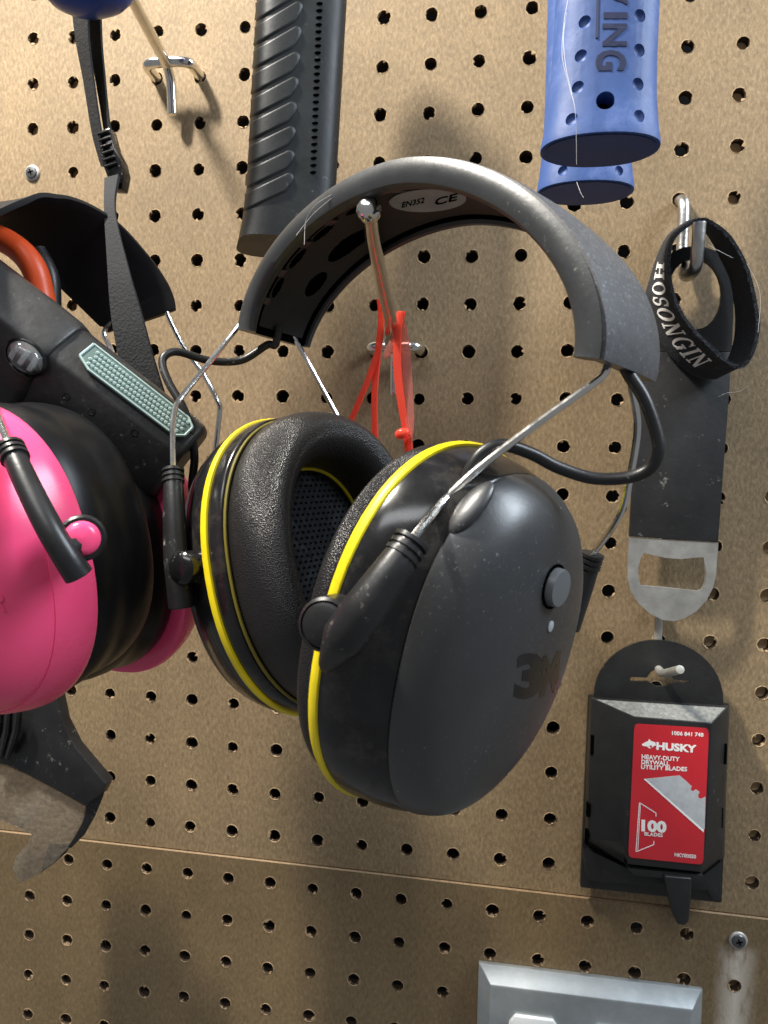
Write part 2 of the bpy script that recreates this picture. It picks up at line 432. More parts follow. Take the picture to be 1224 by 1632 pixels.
def screw(c, label, y=0):
    x, z = c; o = V((x, y, z))
    t = thing('wall_screw', o, label, 'screw')
    mk('washer', lathe(o, (0, -1, 0), [(.0046, -.0002), (.0047, .0004), (.0042, .0010), (.0036, .0012)]), 'screw_washer', t)
    h = mk('screw_head', lathe(o, (0, -1, 0), [(.0036, .0004), (.0036, .0013), (.0032, .0018), (.002, .0021), (.0001, .0022)]), 'screw_black', t)
    for a in (.3, .3+pi/2):
        d = V((cos(a), 0, sin(a)))
        mk('drive_slot', box(o+V((0, -.00215, 0)), d*.0017, (0, .00012, 0), V((-d.z, 0, d.x))*.00038), 'ink_and_shade_black', h)
screw(hole_hi(0, 3), 'black cross-head screw with washer in bare board above the black headband')
p = at(48, 1297, 0); screw((p.x, p.z), 'cross-head screw seen through the clear lens of the safety glasses')
screw(hole_lo(16, 0), 'cross-head screw above a pale chalky drip on the lower board', -.0016)

# ------------------------------------------------------------------ peg hooks
def double_hook(c, r, stem, label, tang=.024, ball=False):
    xa, za = hole_hi(c, r); xb, zb = hole_hi(c+1, r); R = .0029; yb = -.0145
    o = V(((xa+xb)/2, 0, za))
    t = thing('pegboard_hook', o, label, 'hook')
    pth = crom([V((xa, .010, za)), V((xa, -.004, za)), V((xa, -.0105, za)), V((xa+.0015, yb+.001, za)), V((xa+.005, yb, za+.0002)), V((o.x, yb, za+.0004)),
                V((xb-.005, yb, zb+.0002)), V((xb-.0015, yb+.001, zb)), V((xb, -.0105, zb)), V((xb, -.004, zb)), V((xb, .010, zb))], 6)
    mk('crossbar', tube(pth, R*.95, 14), 'chrome', t)
    st = crom(stem, 8)
    n = len(st); rr = [R]*n
    s = mk('stem', tube(st, rr, 16), 'chrome', t)
    if ball:
        d = (st[-1]-st[-3]).normalized(); e = d.orthogonal().normalized(); g = d.cross(e)
        mk('ball_tip', ellipsoid(st[-1]+d*.001, (e*.0042, g*.0042, d*.0040)), 'chrome', t)
    mk('tang', tube(crom([V((o.x, yb-.002, za+.001)), V((o.x, yb+.0045, za-.006)), V((o.x, yb+.0065, za-.014)), V((o.x, yb+.0078, za-tang))], 6), R*.92, 14), 'chrome', t, bevel=.0004)
    return t
x0 = (hole_hi(3, 1)[0]+hole_hi(4, 1)[0])/2; z0 = hole_hi(3, 1)[1]
double_hook(3, 1, [V((x0, -.0145, z0-.001)), V((x0, -.03, z0+.003)), V((x0-.0005, -.048, z0+.0085)), V((x0-.001, -.09, z0+.022)), V((x0-.001, -.13, z0+.036)), V((x0-.001, -.19, z0+.058))],
            'chrome double-prong peg hook casting a long thin shadow, beside the webbing strap')
HT = at(588, 338, -.158)
x1 = (hole_hi(8, 7)[0]+hole_hi(9, 7)[0])/2; z1 = hole_hi(8, 7)[1]
double_hook(8, 7, [V((x1, -.0145, z1-.001)), V((x1, -.03, z1+.001)), at(624, 518, -.055), at(613, 468, -.085), at(601, 415, -.118), at(593, 378, -.140), HT],
            'chrome peg hook with ball tip holding the yellow-ringed ear muffs', ball=True)

# ------------------------------------------------------------------ the black and yellow ear muffs
BC = V((.240, -.1543, -.2043)); BF = frame(.6367, .1668, -.0671); BA, BH, BE, BWL, BWC = .078, .0532, 1.0886, .0157, .0192
EM = thing('ear_muffs', BC, 'black ear muffs with bright yellow rings hanging on the ball-tip hook', 'ear muffs')
def sg(c, e): return math.copysign(abs(c)**e, c)
def bandpt(t, w, d, end=0):
    """t 0..pi from right end to left end, w -1..1 front..rear, d depth inward from outer face"""
    ct, st = cos(t), sin(t)
    hw = BWL+(BWC-BWL)*max(st, 0)
    a = (BA-d)*sg(ct, BE); z = (BH-d)*sg(st, BE)
    return BC + BF @ V((a, w*hw, z))
TS = [pi*i/110 for i in range(-1, 112)]
TS[0] = -.02; TS[-1] = pi+.02
prof = [(-.958, .0011), (-.93, 0.0), (-.6, -.0006), (0, -.0010), (.6, -.0006), (.93, 0), (1.0, .0012),
        (1.0, .0068), (.93, .008), (.84, .008), (.80, .0068), (.79, .0042), (-.70, .0042), (-.72, .0068), (-.78, .0082), (-.90, .0086), (-.985, .0078), (-1.03, .0058), (-1.04, .0040), (-1.03, .0022), (-1.0, .0006)]
rings = [[bandpt(t, w, d*(1 if i > 6 else 1)) for i, (w, d) in enumerate(prof)] for t in TS]
bvf = loft(rings)
npf = len(prof); midx = []
for i in range(len(TS)-1):
    for j in range(npf):
        midx.append(1 if j in (0, 1, 2, 3, 4, 5) else (2 if j in (10, 11, 12) else 0))  # recess floor coloured black to give the shade behind the slots
midx += [0, 0]
band = mk('headband', (bvf[0], bvf[1], midx), ['band_rubber', 'band_dusty', 'ink_and_shade_black'], EM, angle=40, key='band')
# perforated inner pad
pv, pf = [], []
NT, NW = 420, 70
slots = [(2.62, .34, .11, .17), (2.26, .22, .17, .20), (.95, .25, .17, .20), (.58, .34, .11, .17)]+[(t_, -.50, .085, .085) for t_ in (.48, .77, 1.07, 1.98, 2.25, 2.49, 2.74)]
for i in range(NT+1):
    for j in range(NW+1):
        pv.append(bandpt(.06+(pi-.12)*i/NT, -.62+1.34*j/NW, .0058-.0008*cos(pi*(j/NW-.5))))
for i in range(NT):
    for j in range(NW):
        t = .06+(pi-.12)*(i+.5)/NT; w_ = -.62+1.34*(j+.5)/NW
        if any(((t-a)/da)**2+((w_-b)/db)**2 < 1 for a, b, da, db in slots): continue
        pf.append((i*(NW+1)+j, (i+1)*(NW+1)+j, (i+1)*(NW+1)+j+1, i*(NW+1)+j+1))
mk('inner_pad', (pv, pf), 'band_inside', EM, key='pad')
for t in (.35, .62, .92, 1.22, 1.42, 1.66, 1.9, 2.14, 2.36, 2.62, 2.86):      # tabs bridging lip and pad
    a, b = t-.030, t+.030
    fr = [bandpt(a, -.76, .0036), bandpt(b, -.76, .0036), bandpt(b, -.55, .0036), bandpt(a, -.55, .0036)]
    bk = [bandpt(a, -.76, .0080), bandpt(b, -.76, .0080), bandpt(b, -.55, .0066), bandpt(a, -.55, .0066)]
    mk('rib', prism(fr, bk), 'band_rubber', EM, bevel=.0003)
# certification sticker
def decal(key, vs2, fs, d, off=.0002):
    pts = []
    for (u, v) in vs2:
        h = hit(key, u, v)
        if h[0] is None: pts.append(None); continue
        n = h[1]
        if n.dot(ray(u, v)) > 0: n = -n
        pts.append((h[0], n))
    fs = [f for f in fs if all(pts[i] is not None for i in f)]
    if not fs: return None
    pts = [p if p is not None else (V((0, 0, 0)), V((0, 0, 1))) for p in pts]
    n = len(pts); top = [p+q*(off+d) for p, q in pts]; bot = [p+q*off for p, q in pts]
    ec = {}
    for f in fs:
        for a, b in zip(f, f[1:]+f[:1]): ec[(a, b)] = 1
    F = [tuple(f) for f in fs] + [tuple(i+n for i in f[::-1]) for f in fs] + [(b, a, a+n, b+n) for (a, b) in ec if (b, a) not in ec]
    return top+bot, F
def disc_px(cu, cv, ru, rv, rot=0, rings=6, n=32):
    vs = [(cu, cv)]; fs = []
    for i in range(1, rings+1):
        for j in range(n):
            t = 2*pi*j/n; a, b = ru*i/rings*cos(t), rv*i/rings*sin(t)
            vs.append((cu+a*cos(rot)-b*sin(rot), cv+a*sin(rot)+b*cos(rot)))
    for j in range(n): fs.append((0, 1+j, 1+(j+1) % n))
    for i in range(rings-1):
        for j in range(n): fs.append((1+i*n+j, 1+(i+1)*n+j, 1+(i+1)*n+(j+1) % n, 1+i*n+(j+1) % n))
    return vs, fs
vs, fs = disc_px(682, 318, 62, 18, -.05)
dc = decal('pad', vs, fs, .0002)
if dc:
    stk = mk('sticker', dc, 'sticker', EM)
    BV['stk'] = BVHTree.FromPolygons([V(v) for v in dc[0]], dc[1])
    for s, L, R, h in (('EN352', (640, 331), (676, 323), 9), ('CE', (692, 328), (728, 319), 12)):
        vs, fs = text2d(s, .02)
        d2 = decal('stk', [(L[0]+(R[0]-L[0])*x+h*t*.2, L[1]+(R[1]-L[1])*x-h*t) for x, t in vs], fs, .00008, .00004)
        if d2: mk('lettering', d2, 'ink_and_shade_black', stk)
strand('lint_strand', [(532, 308, -.155), (505, 325, -.155), (488, 350, -.15), (485, 390, -.15)], band)
strand('lint_strand', [(528, 316, -.155), (500, 340, -.152), (482, 362, -.15), (472, 375, -.15)], band)

# cups -------------------------------------------------------------
def sup(t, e=.90): return sg(cos(t), e), sg(sin(t), e)
NS = 72
class Cup: pass
def cup(c, F, s, bw, bh):
    o = Cup(); o.c, o.F, o.s, o.bw, o.bh = V(c), F, s, bw, bh
    o.dent = []
    def pt(t, oo, kf, kr, kz, dz=0):
        cx, cz = sup(t)
        for t0_, tw, o0_, ow, am in o.dent:
            g_ = am*math.exp(-(((t-t0_+pi) % (2*pi)-pi)/tw)**2-((oo-o0_)/ow)**2); cx *= 1-g_; cz *= 1-g_
        return o.c + F @ V((s*oo, bw*cx*(kf if cx < 0 else kr), bh*cz*kz+dz))
    o.pt = pt
    o.ring = lambda oo, kf, kr, kz, dz=0: [pt(2*pi*j/NS, oo, kf, kr, kz, dz) for j in range(NS)]
    return o
def smooth_prof(ps, n=4):
    k = 5; ps = [tuple(p)+(0,)*(5-len(p)) for p in ps]; out = []
    for i in range(len(ps)-1):
        a, b, c, d = ps[max(i-1, 0)], ps[i], ps[i+1], ps[min(i+2, len(ps)-1)]
        for j in range(n):
            t = j/n
            out.append(tuple(.5*((2*b[q])+(c[q]-a[q])*t+(2*a[q]-5*b[q]+4*c[q]-d[q])*t*t+(3*b[q]-a[q]-3*c[q]+d[q])*t**3) for q in range(k)))
    out.append(tuple(ps[-1])); return out
def build_cup(C, key, cap_prof, shell_prof, mats, cush_prof, thing_, yellow='yellow'):
    sh = smooth_prof(shell_prof, 3)
    shell = mk('shell', loft([C.ring(*p) for p in sh]), mats[0], thing_, angle=30, key=key+'_shell')
    cp = smooth_prof(cap_prof, 3)
    cap = mk('cover', loft([C.ring(*p) for p in cp]), mats[1], thing_, angle=30, key=key+'_cap')
    if yellow:
        yr = smooth_prof([(-.0016, .985, .985, .985), (-.0014, 1.012, 1.012, 1.012), (0.0, 1.018, 1.018, 1.018), (.0014, 1.012, 1.012, 1.012), (.0016, .985, .985, .985)], 2)
        mk('yellow_ring', loft([C.ring(*p) for p in yr], False, False), yellow, thing_)
    cu = smooth_prof([(o_, k, k, k) for k, o_ in cush_prof], 4)
    cush = mk('cushion', loft([C.ring(*p) for p in cu], False, False), mats[2], thing_, angle=60, key=key+'_cush')
    return shell, cap, cush
RC = cup((.2522, -.1834, -.2882), frame(.6027, .2237, -.0165), 1, .0428, .0528)
RC.dent = [(-1.05, .34, .0215, .0045, .075), (.62, .13, .0235, .003, .045)]
CUSH = [(.90, -.0075), (.955, -.010), (.975, -.015), (.96, -.0215), (.905, -.0270), (.82, -.0298), (.73, -.0285), (.665, -.0240), (.635, -.018), (.625, -.0080)]
SH = [(-.0034, .90, .90, .90), (-.0033, .97, .97, .97), (-.0028, .995, .995, .995), (-.0018, .998, .998, .998), (0, .995, .995, .995), (.0018, .998, .998, 1.0),
      (.006, .975, .99, .985, .0), (.011, .91, .97, .968, -.0001), (.0150, .83, .95, .945, -.0002), (.0172, .775, .935, .928, -.0002), (.0176, .74, .90, .90, -.0002)]
CP = [(.0160, .74, .90, .90, -.0002), (.0174, .768, .933, .928, -.0002), (.0186, .772, .930, .925, -.0002), (.0225, .72, .895, .885, -.0004), (.0262, .645, .835, .82, -.0006), (.0290, .54, .73, .705, 0), (.0312, .40, .56, .535), (.0325, .21, .31, .29), (.0330, .02, .03, .03)]
CUSHR = [(.90, -.002), (.965, -.0025), (.985, -.0055), (.965, -.0085), (.89, -.0102), (.78, -.0098), (.70, -.0078), (.66, -.003)]
shellR, capR, cushR = build_cup(RC, 'R', CP, SH, ('shell_gloss', 'cover_matte', 'leatherette'), CUSHR, EM)
mk('liner', loft([RC.ring(-.0030, k, k, k) for k in (.60, .3, .02)]), 'liner_mesh', EM)
LC = cup((.200, -.132, -.279), frame(.517, -.241, .031), -1, .0432, .054)
SHL = [(-.0080, .90, .90, .90), (-.0078, .965, .965, .965), (-.0068, .99, .99, .99), (-.003, 1.0, 1.0, 1.0), (-.0018, .995, .995, .995), (.0018, .995, .995, .995), (.006, .985, .985, 1.0),
       (.011, .95, .95, .98), (.0155, .90, .90, .96), (.0176, .88, .88, .95)]
CPL = [(.0160, .85, .85, .92), (.0176, .875, .875, .945), (.0225, .83, .83, .90), (.0262, .75, .75, .82), (.0290, .62, .62, .68), (.0310, .45, .45, .50), (.0322, .24, .24, .26), (.0326, .03, .03, .03)]
shellL, capL, cushL = build_cup(LC, 'L', CPL, SHL, ('shell_gloss', 'cover_matte', 'leatherette'), CUSH, EM)
mk('liner', loft([LC.ring(-.0095, k, k, k) for k in (.65, .3, .02)]), 'liner_mesh', EM, key='liner')
for C in (LC,):
    mk('trim_ring', tube(C.ring(-.0088, .965, .965, .965), .0006, 8, closed=True), 'olive', EM)
    mk('trim_ring', tube(C.ring(-.0100, .622, .622, .622), .0007, 8, closed=True), 'yellow', EM)
# perforations in the liner fabric of the open cup
pf_ = []
e1, e2 = LC.F@V((0, 1, 0)), LC.F@V((0, 0, 1))
for i in range(-11, 12):
    for j in range(-18, 19):
        a = i*.0027+(j % 2)*.00135; b = j*.0021
        if (a/(.0432*.60))**2+(b/(.054*.60))**2 < 1:
            ctr = LC.c+LC.F@V((.00955, a, b))
            pf_.append(([ctr+LC.F@V((.00012, 0, 0))+e1*.0007*cos(2*pi*q/8)+e2*.0005*sin(2*pi*q/8) for q in range(8)], [tuple(range(8))]))
pf_ = join(*pf_); o = mk('perforations', (pf_[0], pf_[1]), 'ink_and_shade_black', cushL, smooth=False); o['kind'] = 'stuff'

# small things on the near cover
def on_cover(key, u, v):
    h, n = hit(key, u, v)
    if n.dot(ray(u, v)) > 0: n = -n
    return h, n
h, n = on_cover('R_cap', 883, 935)
e2 = BF@V((0, 0, 1)); e1 = e2.cross(n).normalized(); e2 = n.cross(e1).normalized()
def oval_lathe(c, n, e1, e2, a, b, prof, m=32):
    return loft([[c+n*hh+(e1*a*cos(2*pi*j/m)+e2*b*sin(2*pi*j/m))*max(k, 1e-4) for j in range(m)] for k, hh in prof])
bt = mk('power_button', oval_lathe(h, n, e1, e2, .0050, .0051, [(1, -.001), (1, .0016), (.94, .0022), (.5, .0024), (.01, .0024)]), 'button_grey', EM)
mk('button_well', oval_lathe(h, n, e1, e2, .0059, .0060, [(1, -.001), (1, .00025), (.9, .0003), (.88, -.0002)]), 'ink_and_shade_black', EM)
h, n = on_cover('R_cap', 877, 998)
mk('indicator_light', oval_lathe(h, n, e1, e2, .0013, .0015, [(1, -.0005), (1, .0003), (.6, .0005), (.01, .0005)]), 'led_grey', EM)
# maker's mark, glossy on the matte cover
for ch, L, R, b0, hgt in (('3', (818, 1115), (862, 1112), 0, 73), ('M', (859, 1112), (888, 1102), 0, 66)):
    vs, fs = text2d(ch, .05)
    # cut the glyph finely so that it follows the curved cover
    bm = bmesh.new(); bv = [bm.verts.new((x, y, 0)) for x, y in vs]
    for f in fs:
        try: bm.faces.new([bv[i] for i in f])
        except ValueError: pass
    bmesh.ops.triangulate(bm, faces=bm.faces)
    bmesh.ops.subdivide_edges(bm, edges=bm.edges, cuts=2, use_grid_fill=True)
    bm.verts.index_update()
    v2 = [(v.co.x, v.co.y) for v in bm.verts]; f2 = [tuple(v.index for v in f.verts) for f in bm.faces]; bm.free()
    dcl = decal('R_cap', [(L[0]+(R[0]-L[0])*x+6*t, L[1]+(R[1]-L[1])*x-hgt*t) for x, t in v2], f2, .00003, .00005)
    if dcl: mk('maker_mark', dcl, 'logo_gloss', EM, smooth=False)
# cable boss on the cover
h, n = on_cover('R_cap', 735, 822)
d = (at(775, 722, h.y)-h); d = (d-n*d.dot(n)).normalized(); s_ = n.cross(d)
mk('cable_boss', ellipsoid(h+d*.003-n*.0006, (d*.0085, s_*.0038, n*.0022)), 'cover_matte', EM)

# wires
def bl(a, w_, z): return BC + BF @ V((a, w_, z))
WR = .00105
Rp = RC.c+RC.F@V((.004, -.0465, 0.006)); yR = at(520, 995, Rp.y)
rf0 = bl(BA-.006, -BWL*.62, 0.006); rf1 = bl(BA-.006, -BWL*.62, -.002)
rfw = crom([at(967, 548, rf1.y), at(969, 574, rf1.y), at(963, 595, rf1.y-.0005), at(943, 613, rf1.y-.001), at(860, 672, rf1.y-.003), at(770, 740, rf1.y-.006), at(725, 780, rf1.y-.008), at(700, 806, rf1.y-.012), at(655, 862, -.2300)], 6)
mk('band_wire', tube(rfw, WR, 10), 'chrome', EM)
rr0 = bl(BA-.005, BWL*.72, .006); rr1 = bl(BA-.005, BWL*.72, -.002)
Rrear = RC.c+RC.F@V((.004, .0455, .006))
rrw = crom([rr0, rr1, at(1016, 680, rr1.y+.006), at(1003, 765, rr1.y+.012), at(988, 822, rr1.y+.016), at(943, 885, Rrear.y-.002)], 6)
mk('band_wire', tube(rrw, WR, 10), 'chrome', EM)
lf0 = bl(-BA+.006, -BWL*.62, .006); lf1 = bl(-BA+.006, -BWL*.62, -.002)
Lp = LC.c+LC.F@V((-.004, -.0465, .002))
lfw = crom([at(404, 486, lf1.y), at(385, 513, lf1.y), at(340, 570, -.128), at(290, 632, -.140), at(279, 652, -.144), at(275, 690, -.150), at(276, 765, -.158)], 6)
mk('band_wire', tube(lfw, WR, 10), 'chrome', EM)
lr0 = bl(-BA+.006, BWL*.6, .006); lr1 = bl(-BA+.006, BWL*.6, -.002)
mk('band_wire', tube(crom([at(462, 524, lr1.y), at(472, 543, lr1.y), at(512, 616, lr1.y), at(552, 690, lr1.y+.002), at(561, 712, lr1.y+.003), at(566, 745, lr1.y+.004)], 6), WR, 10), 'chrome', EM)

for wp in (rfw, rrw, lfw):
    d_ = (wp[3]-wp[0]).normalized()
    mk('wire_sleeve', tube([wp[0]-d_*.002, wp[0]+d_*.0035], .0020, 12), 'black_plastic', EM, bevel=.0003)

def slider(name, pts, rad, par, m='black_plastic', collars=True, cm=None):
    path = crom(pts, 8); n = len(path)
    s = mk(name, tube(path, [rad(i/(n-1)) for i in range(n)], 14), m, par, bevel=.0004)
    if collars:
        d = (path[2]-path[0]).normalized()
        for k in range(3):
            q = path[0]+d*(.0006+.0019*k)
            mk('collar', lathe(q, d, [(rad(0)*.9, -.0007), (rad(0)*1.25, -.0005), (rad(0)*1.25, .0005), (rad(0)*.9, .0007)], 16), m, s)
    return s
sR = slider('slider_arm', [at(658, 860, -.2300), at(620, 915, -.2335), at(578, 975, -.2350), at(545, 1022, -.2335), at(518, 1064, -.2290)],
            lambda t: .0034+.0017*min(1, t*2) if t < .72 else .0051-.0036*(t-.72)/.28, EM)
pv0 = at(520, 995, -.2295)
ax = (CC-pv0).normalized()*.55 + (RC.F@V((.3, -1, 0))).normalized()*.8; ax.normalize()
mk('pivot', lathe(pv0, ax, [(.0062, -.012), (.0064, -.001), (.0064, .0010), (.0057, .0017), (.0054, .0011), (.0051, .0019), (.0034, .0026), (.0002, .0028)], 28), 'black_plastic', EM)
mk('pivot_bridge', tube([pv0-ax*.002, at(548, 990, -.2275), at(565, 985, -.229)], [.0040, .0034, .003], 12), 'black_plastic', EM)
sRr = slider('slider_arm', [at(945, 882, Rrear.y-.002), at(930, 930, Rrear.y), at(905, 1000, Rrear.y+.002)], lambda t: .0030+.001*t, EM)
sL = slider('slider_arm', [at(276, 748, -.157), at(277, 800, -.161), at(280, 870, -.1645), at(286, 930, -.166), at(290, 968, -.166)], lambda t: .0030+.0013*min(1, t*1.6), EM)
pvl = at(292, 905, -.1690)
axl = (V((-.35, -.9, 0))).normalized()
mk('pivot', lathe(pvl, axl, [(.0050, -.012), (.0056, -.001), (.0056, .0010), (.0046, .0022), (.003, .0028), (.0002, .003)], 24), 'black_gloss', EM)
mk('pivot_bridge', tube([pvl-axl*.006, LC.c+LC.F@V((-.003, -.042, .002))], .0045, 12), 'black_gloss', EM)
# cables
cabR = crom([at(990, 572, rr1.y-.010), at(1002, 596, rr1.y-.011), at(1027, 636, rr1.y-.012), at(1046, 690, -.20), at(1049, 722, -.20), at(1034, 748, -.199), at(1000, 761, -.198), at(945, 762, -.198), at(890, 745, -.200),
             at(845, 722, -.203), at(800, 709, -.207), at(768, 722, -.2085), at(748, 752, -.209), at(738, 790, -.2085), at(733, 812, -.208)], 7)
mk('cable', tube(cabR, .00165, 12), 'black_plastic', EM)
cabL = crom([bl(-BA+.006, -.001, .004), bl(-BA+.006, -.001, -.003), at(425, 550, -.112), at(385, 574, -.115), at(335, 575, -.120), at(285, 561, -.126), at(264, 566, -.130), at(259, 582, -.132), at(270, 612, -.134),
             at(292, 650, -.135), at(305, 690, -.134), at(310, 730, -.131), at(306, 775, -.127), at(312, 800, -.124)], 7)
mk('cable', tube(cabL, .00155, 12), 'black_plastic', EM)

# ------------------------------------------------------------------ red glasses on the middle hook
RG = thing('red_glasses', at(625, 520, -.045), 'translucent red plastic glasses draped over the ball-tip hook', 'glasses')
def strip(name, pts, wd, th, m, par):
    """flat strip following pts; wd = width vector, th = half thickness vector"""
    path = crom(pts, 6); W_ = V(wd); T_ = V(th)
    return mk(name, loft([[p+W_+T_, p-W_+T_, p-W_-T_, p+W_-T_] for p in path]), m, par, bevel=.0002)
strip('temple', [at(606, 478, -.052), at(608, 510, -.046), at(603, 560, -.040), at(597, 640, -.036), at(600, 750, -.03)], (.0014, 0, 0), (0, .0020, 0), 'red_clear', RG)
strip('temple', [at(603, 560, -.042), at(585, 610, -.040), at(560, 670, -.036), at(535, 735, -.03)], (.0015, 0, .0004), (0, .0018, 0), 'red_clear', RG)
strip('brow_bar', [at(640, 498, -.054), at(634, 530, -.052), at(634, 585, -.050), at(640, 640, -.048), at(649, 690, -.046), at(652, 720, -.045)], (.0018, 0, 0), (0, .003, 0), 'red_clear', RG)
mk('lens', pprism([(641, 500), (648, 520), (654, 560), (658, 620), (660, 670), (656, 705), (648, 690), (642, 640), (637, 580), (637, 530)], -.050, -.0485), 'red_lens', RG, bevel=.0002)
mk('nose_pad', ellipsoid(at(641, 691, -.052), (V((.0036, 0, .0008)), V((0, .0022, 0)), V((-.0004, 0, .0026)))), 'red_clear', RG)
mk('bridge', pprism([(612, 560), (624, 535), (628, 545), (622, 566), (612, 572)], -.047, -.044), 'red_lens', RG, bevel=.0003)

# ------------------------------------------------------------------ black ribbed grip
GR = thing('ribbed_tool', at(465, 390, -.055), 'black rubber tool grip with slanted ribs hanging behind the headband', 'tool')
def grip_mesh():
    rows = 60; cols = 84; vs, fs = [], []
    top, bot = -160, 396
    for i in range(rows+1):
        s = i/rows; v = top+(bot-top)*s
        lx = 404+(399-404)*(v+160)/160 if v < 0 else 399-22*(v/396)
        fl = max(0, (v-300)/96)
        lx -= 11*fl**1.6
        rx = 562-(15*v/261 if v > 0 else 0) + 0*fl
        c = at((lx+rx)/2, v, -.058); hw = (at(rx, v, -.058)-at(lx, v, -.058)).length/2
        for j in range(cols):
            t = 2*pi*j/cols
            # rounded box turned so that one edge faces the viewer
            e = .52
            x, y = sg(cos(t), e), sg(sin(t), e)
            a = .42; X = (x*cos(a)-y*sin(a)*.85)/1.22; Y = (x*sin(a)+y*cos(a)*.85)/1.22
            d = 0
            Xs = X
            if y < 0.0 or True:
                # front-left face carries the ribs
                pass
            nx, ny = X, Y; l = sqrt(nx*nx+ny*ny)+1e-6
            vs.append(V((c.x+(X+nx/l*d/hw)*hw, c.y+(Y+ny/l*d/hw)*hw*.95, c.z)))
    for i in range(rows):
        for j in range(cols):
            fs.append((i*cols+j, i*cols+(j+1) % cols, (i+1)*cols+(j+1) % cols, (i+1)*cols+j))
    fs.append(tuple(range(cols))); fs.append(tuple(rows*cols+j for j in range(cols)))
    return vs, fs
mk('grip', grip_mesh(), 'rib_rubber', GR, angle=50, key='grip')
LN = [((394.3, 85.8), (481, 34)), ((391.6, 123.5), (479, 75.5)), ((390, 163), (476.7, 115)), ((388.5, 199.5), (474, 155)), ((387.2, 236.5), (471.5, 194.6)), ((385.7, 274), (469.8, 233)), ((384.7, 310.6), (468.5, 269)), ((382, 345), (467, 305))]
for k in range(1, 5):
    (a_, b_), (c_, d_) = LN[0]; LN.insert(0, ((a_+1.6, b_-38), (c_+1.8, d_-39.5)))
for (L0, R0_), (L1, R1) in zip(LN, LN[1:]):
    nu, nv = 22, 12; gv, gf, ok = [], [], {}
    for i in range(nu+1):
        s_ = i/nu
        for j in range(nv+1):
            q_ = j/nv
            rnd_ = 1-.12*abs(2*q_-1)**2.4-(.05 if q_ > .5 else 0)*(2*q_-1)       # rounded right end
            se = s_*rnd_
            top_ = (L0[0]+(R0_[0]-L0[0])*se, L0[1]+(R0_[1]-L0[1])*se); bot_ = (L1[0]+(R1[0]-L1[0])*se, L1[1]+(R1[1]-L1[1])*se)
            qq = .0+.87*q_
            u, v = top_[0]+(bot_[0]-top_[0])*qq+.8, top_[1]+(bot_[1]-top_[1])*qq
            h = hit('grip', u, v)
            if h[0] is None: continue
            nn = h[1] if h[1].dot(ray(u, v)) < 0 else -h[1]
            e_ = min(q_, 1-q_, (1-s_)*2.2)
            ok[(i, j)] = len(gv); gv.append(h[0]+nn*(.0008*min(1, e_/.08)**.5-.0001))
    for i in range(nu):
        for j in range(nv):
            f_ = [(i, j), (i+1, j), (i+1, j+1), (i, j+1)]
            if all(x in ok for x in f_): gf.append(tuple(ok[x] for x in f_))
    if gf: mk('rib', (gv, gf), 'rib_rubber', GR, angle=60)
for k in range(26):
    u, v = 509-k*.42, 6+k*11.2
    if v > 285: break
    h = hit('grip', u, v)
    if h[0]:
        mk('seam_notch', ellipsoid(h[0], (V((.0016, 0, 0)), V((0, .0010, 0)), V((.0003, 0, .00065))), 8, 6), 'ink_and_shade_black', GR)

# ------------------------------------------------------------------ blue hammers
def hammer(px_end, y, hw_end, hw_mid, px_top, label, front):
    e = at(*px_end, y); tp = at(*px_top, y)
    H = thing('hammer', e, label, 'hammer', 'blue-gripped hammers')
    Lz = tp-e; Ln = Lz.length; rings = []
    m = 40
    for s, k in ((0, .96), (.004, 1.0), (.03, 1.0), (.10, .965), (.2, .93), (.33, .895), (.5, .875), (.75, .865), (1.0, .86), (1.6, .86), (2.0, .84), (2.05, .7)):
        c = e+Lz*s; rings.append([c+V((hw_end*k*sg(cos(2*pi*j/m), .9), hw_end*.66*k*sg(sin(2*pi*j/m), .9), 0)) for j in range(m)])
    key = 'hm%d' % front
    g = mk('grip', loft(rings), 'blue_grip', H, angle=40, key=key)
    mk('end_face', loft([[e+V((hw_end*k*.985*sg(cos(2*pi*j/m), .9), hw_end*.66*k*.985*sg(sin(2*pi*j/m), .9), -.0004)) for j in range(m)] for k in (.95, .6, .02)], False), 'blue_dark', H)
    mk('shank', tube([e+Lz*2.0, e+Lz*3.0], .007, 16), 'steel_dull', H)
    return H, g, key
H1, g1, k1 = hammer((955, 240), -.130, .0198, .017, (967, 0), 'blue rubber-gripped hammer with moulded lettering and white hairs, in front of its twin', 1)
H2, g2, k2 = hammer((932, 308), -.072, .0198, .017, (938, 60), 'blue rubber-gripped hammer partly hidden behind the lettered blue hammer grip', 2)
def carve(obj, key, spots, extra=()):
    org_ = worigin(obj); cut = []
    for u, v, r in spots:
        h, n = hit(key, u, v)
        if h is None: continue
        if n.dot(ray(u, v)) > 0: n = -n
        a = n.orthogonal().normalized(); b = n.cross(a)
        cut.append(ellipsoid(h, (a*r, b*r, n*r*.62), 18, 10))
    for u, v, r in extra:
        h, n = hit(key, u, v); cut.append(lathe(h+V((0, -.004, 0)), (0, 1, 0), [(r, 0), (r, .014)], 24))
    cj = join(*cut); cm = mk('cutter', (cj[0], cj[1]), 'blue_dimple', loc=(0, 0, 0), smooth=False)
    md = obj.modifiers.new('carve', 'BOOLEAN'); md.object = cm; md.operation = 'DIFFERENCE'; md.solver = 'EXACT'
    bpy.context.view_layer.update()
    dg = bpy.context.evaluated_depsgraph_get(); me = bpy.data.meshes.new_from_object(obj.evaluated_get(dg))
    obj.modifiers.clear(); obj.data = me
    me.shade_smooth(); me.set_sharp_from_angle(angle=radians(30))
    bpy.data.objects.remove(cm)
mat('blue_dimple', (.038, .088, .27), .6)
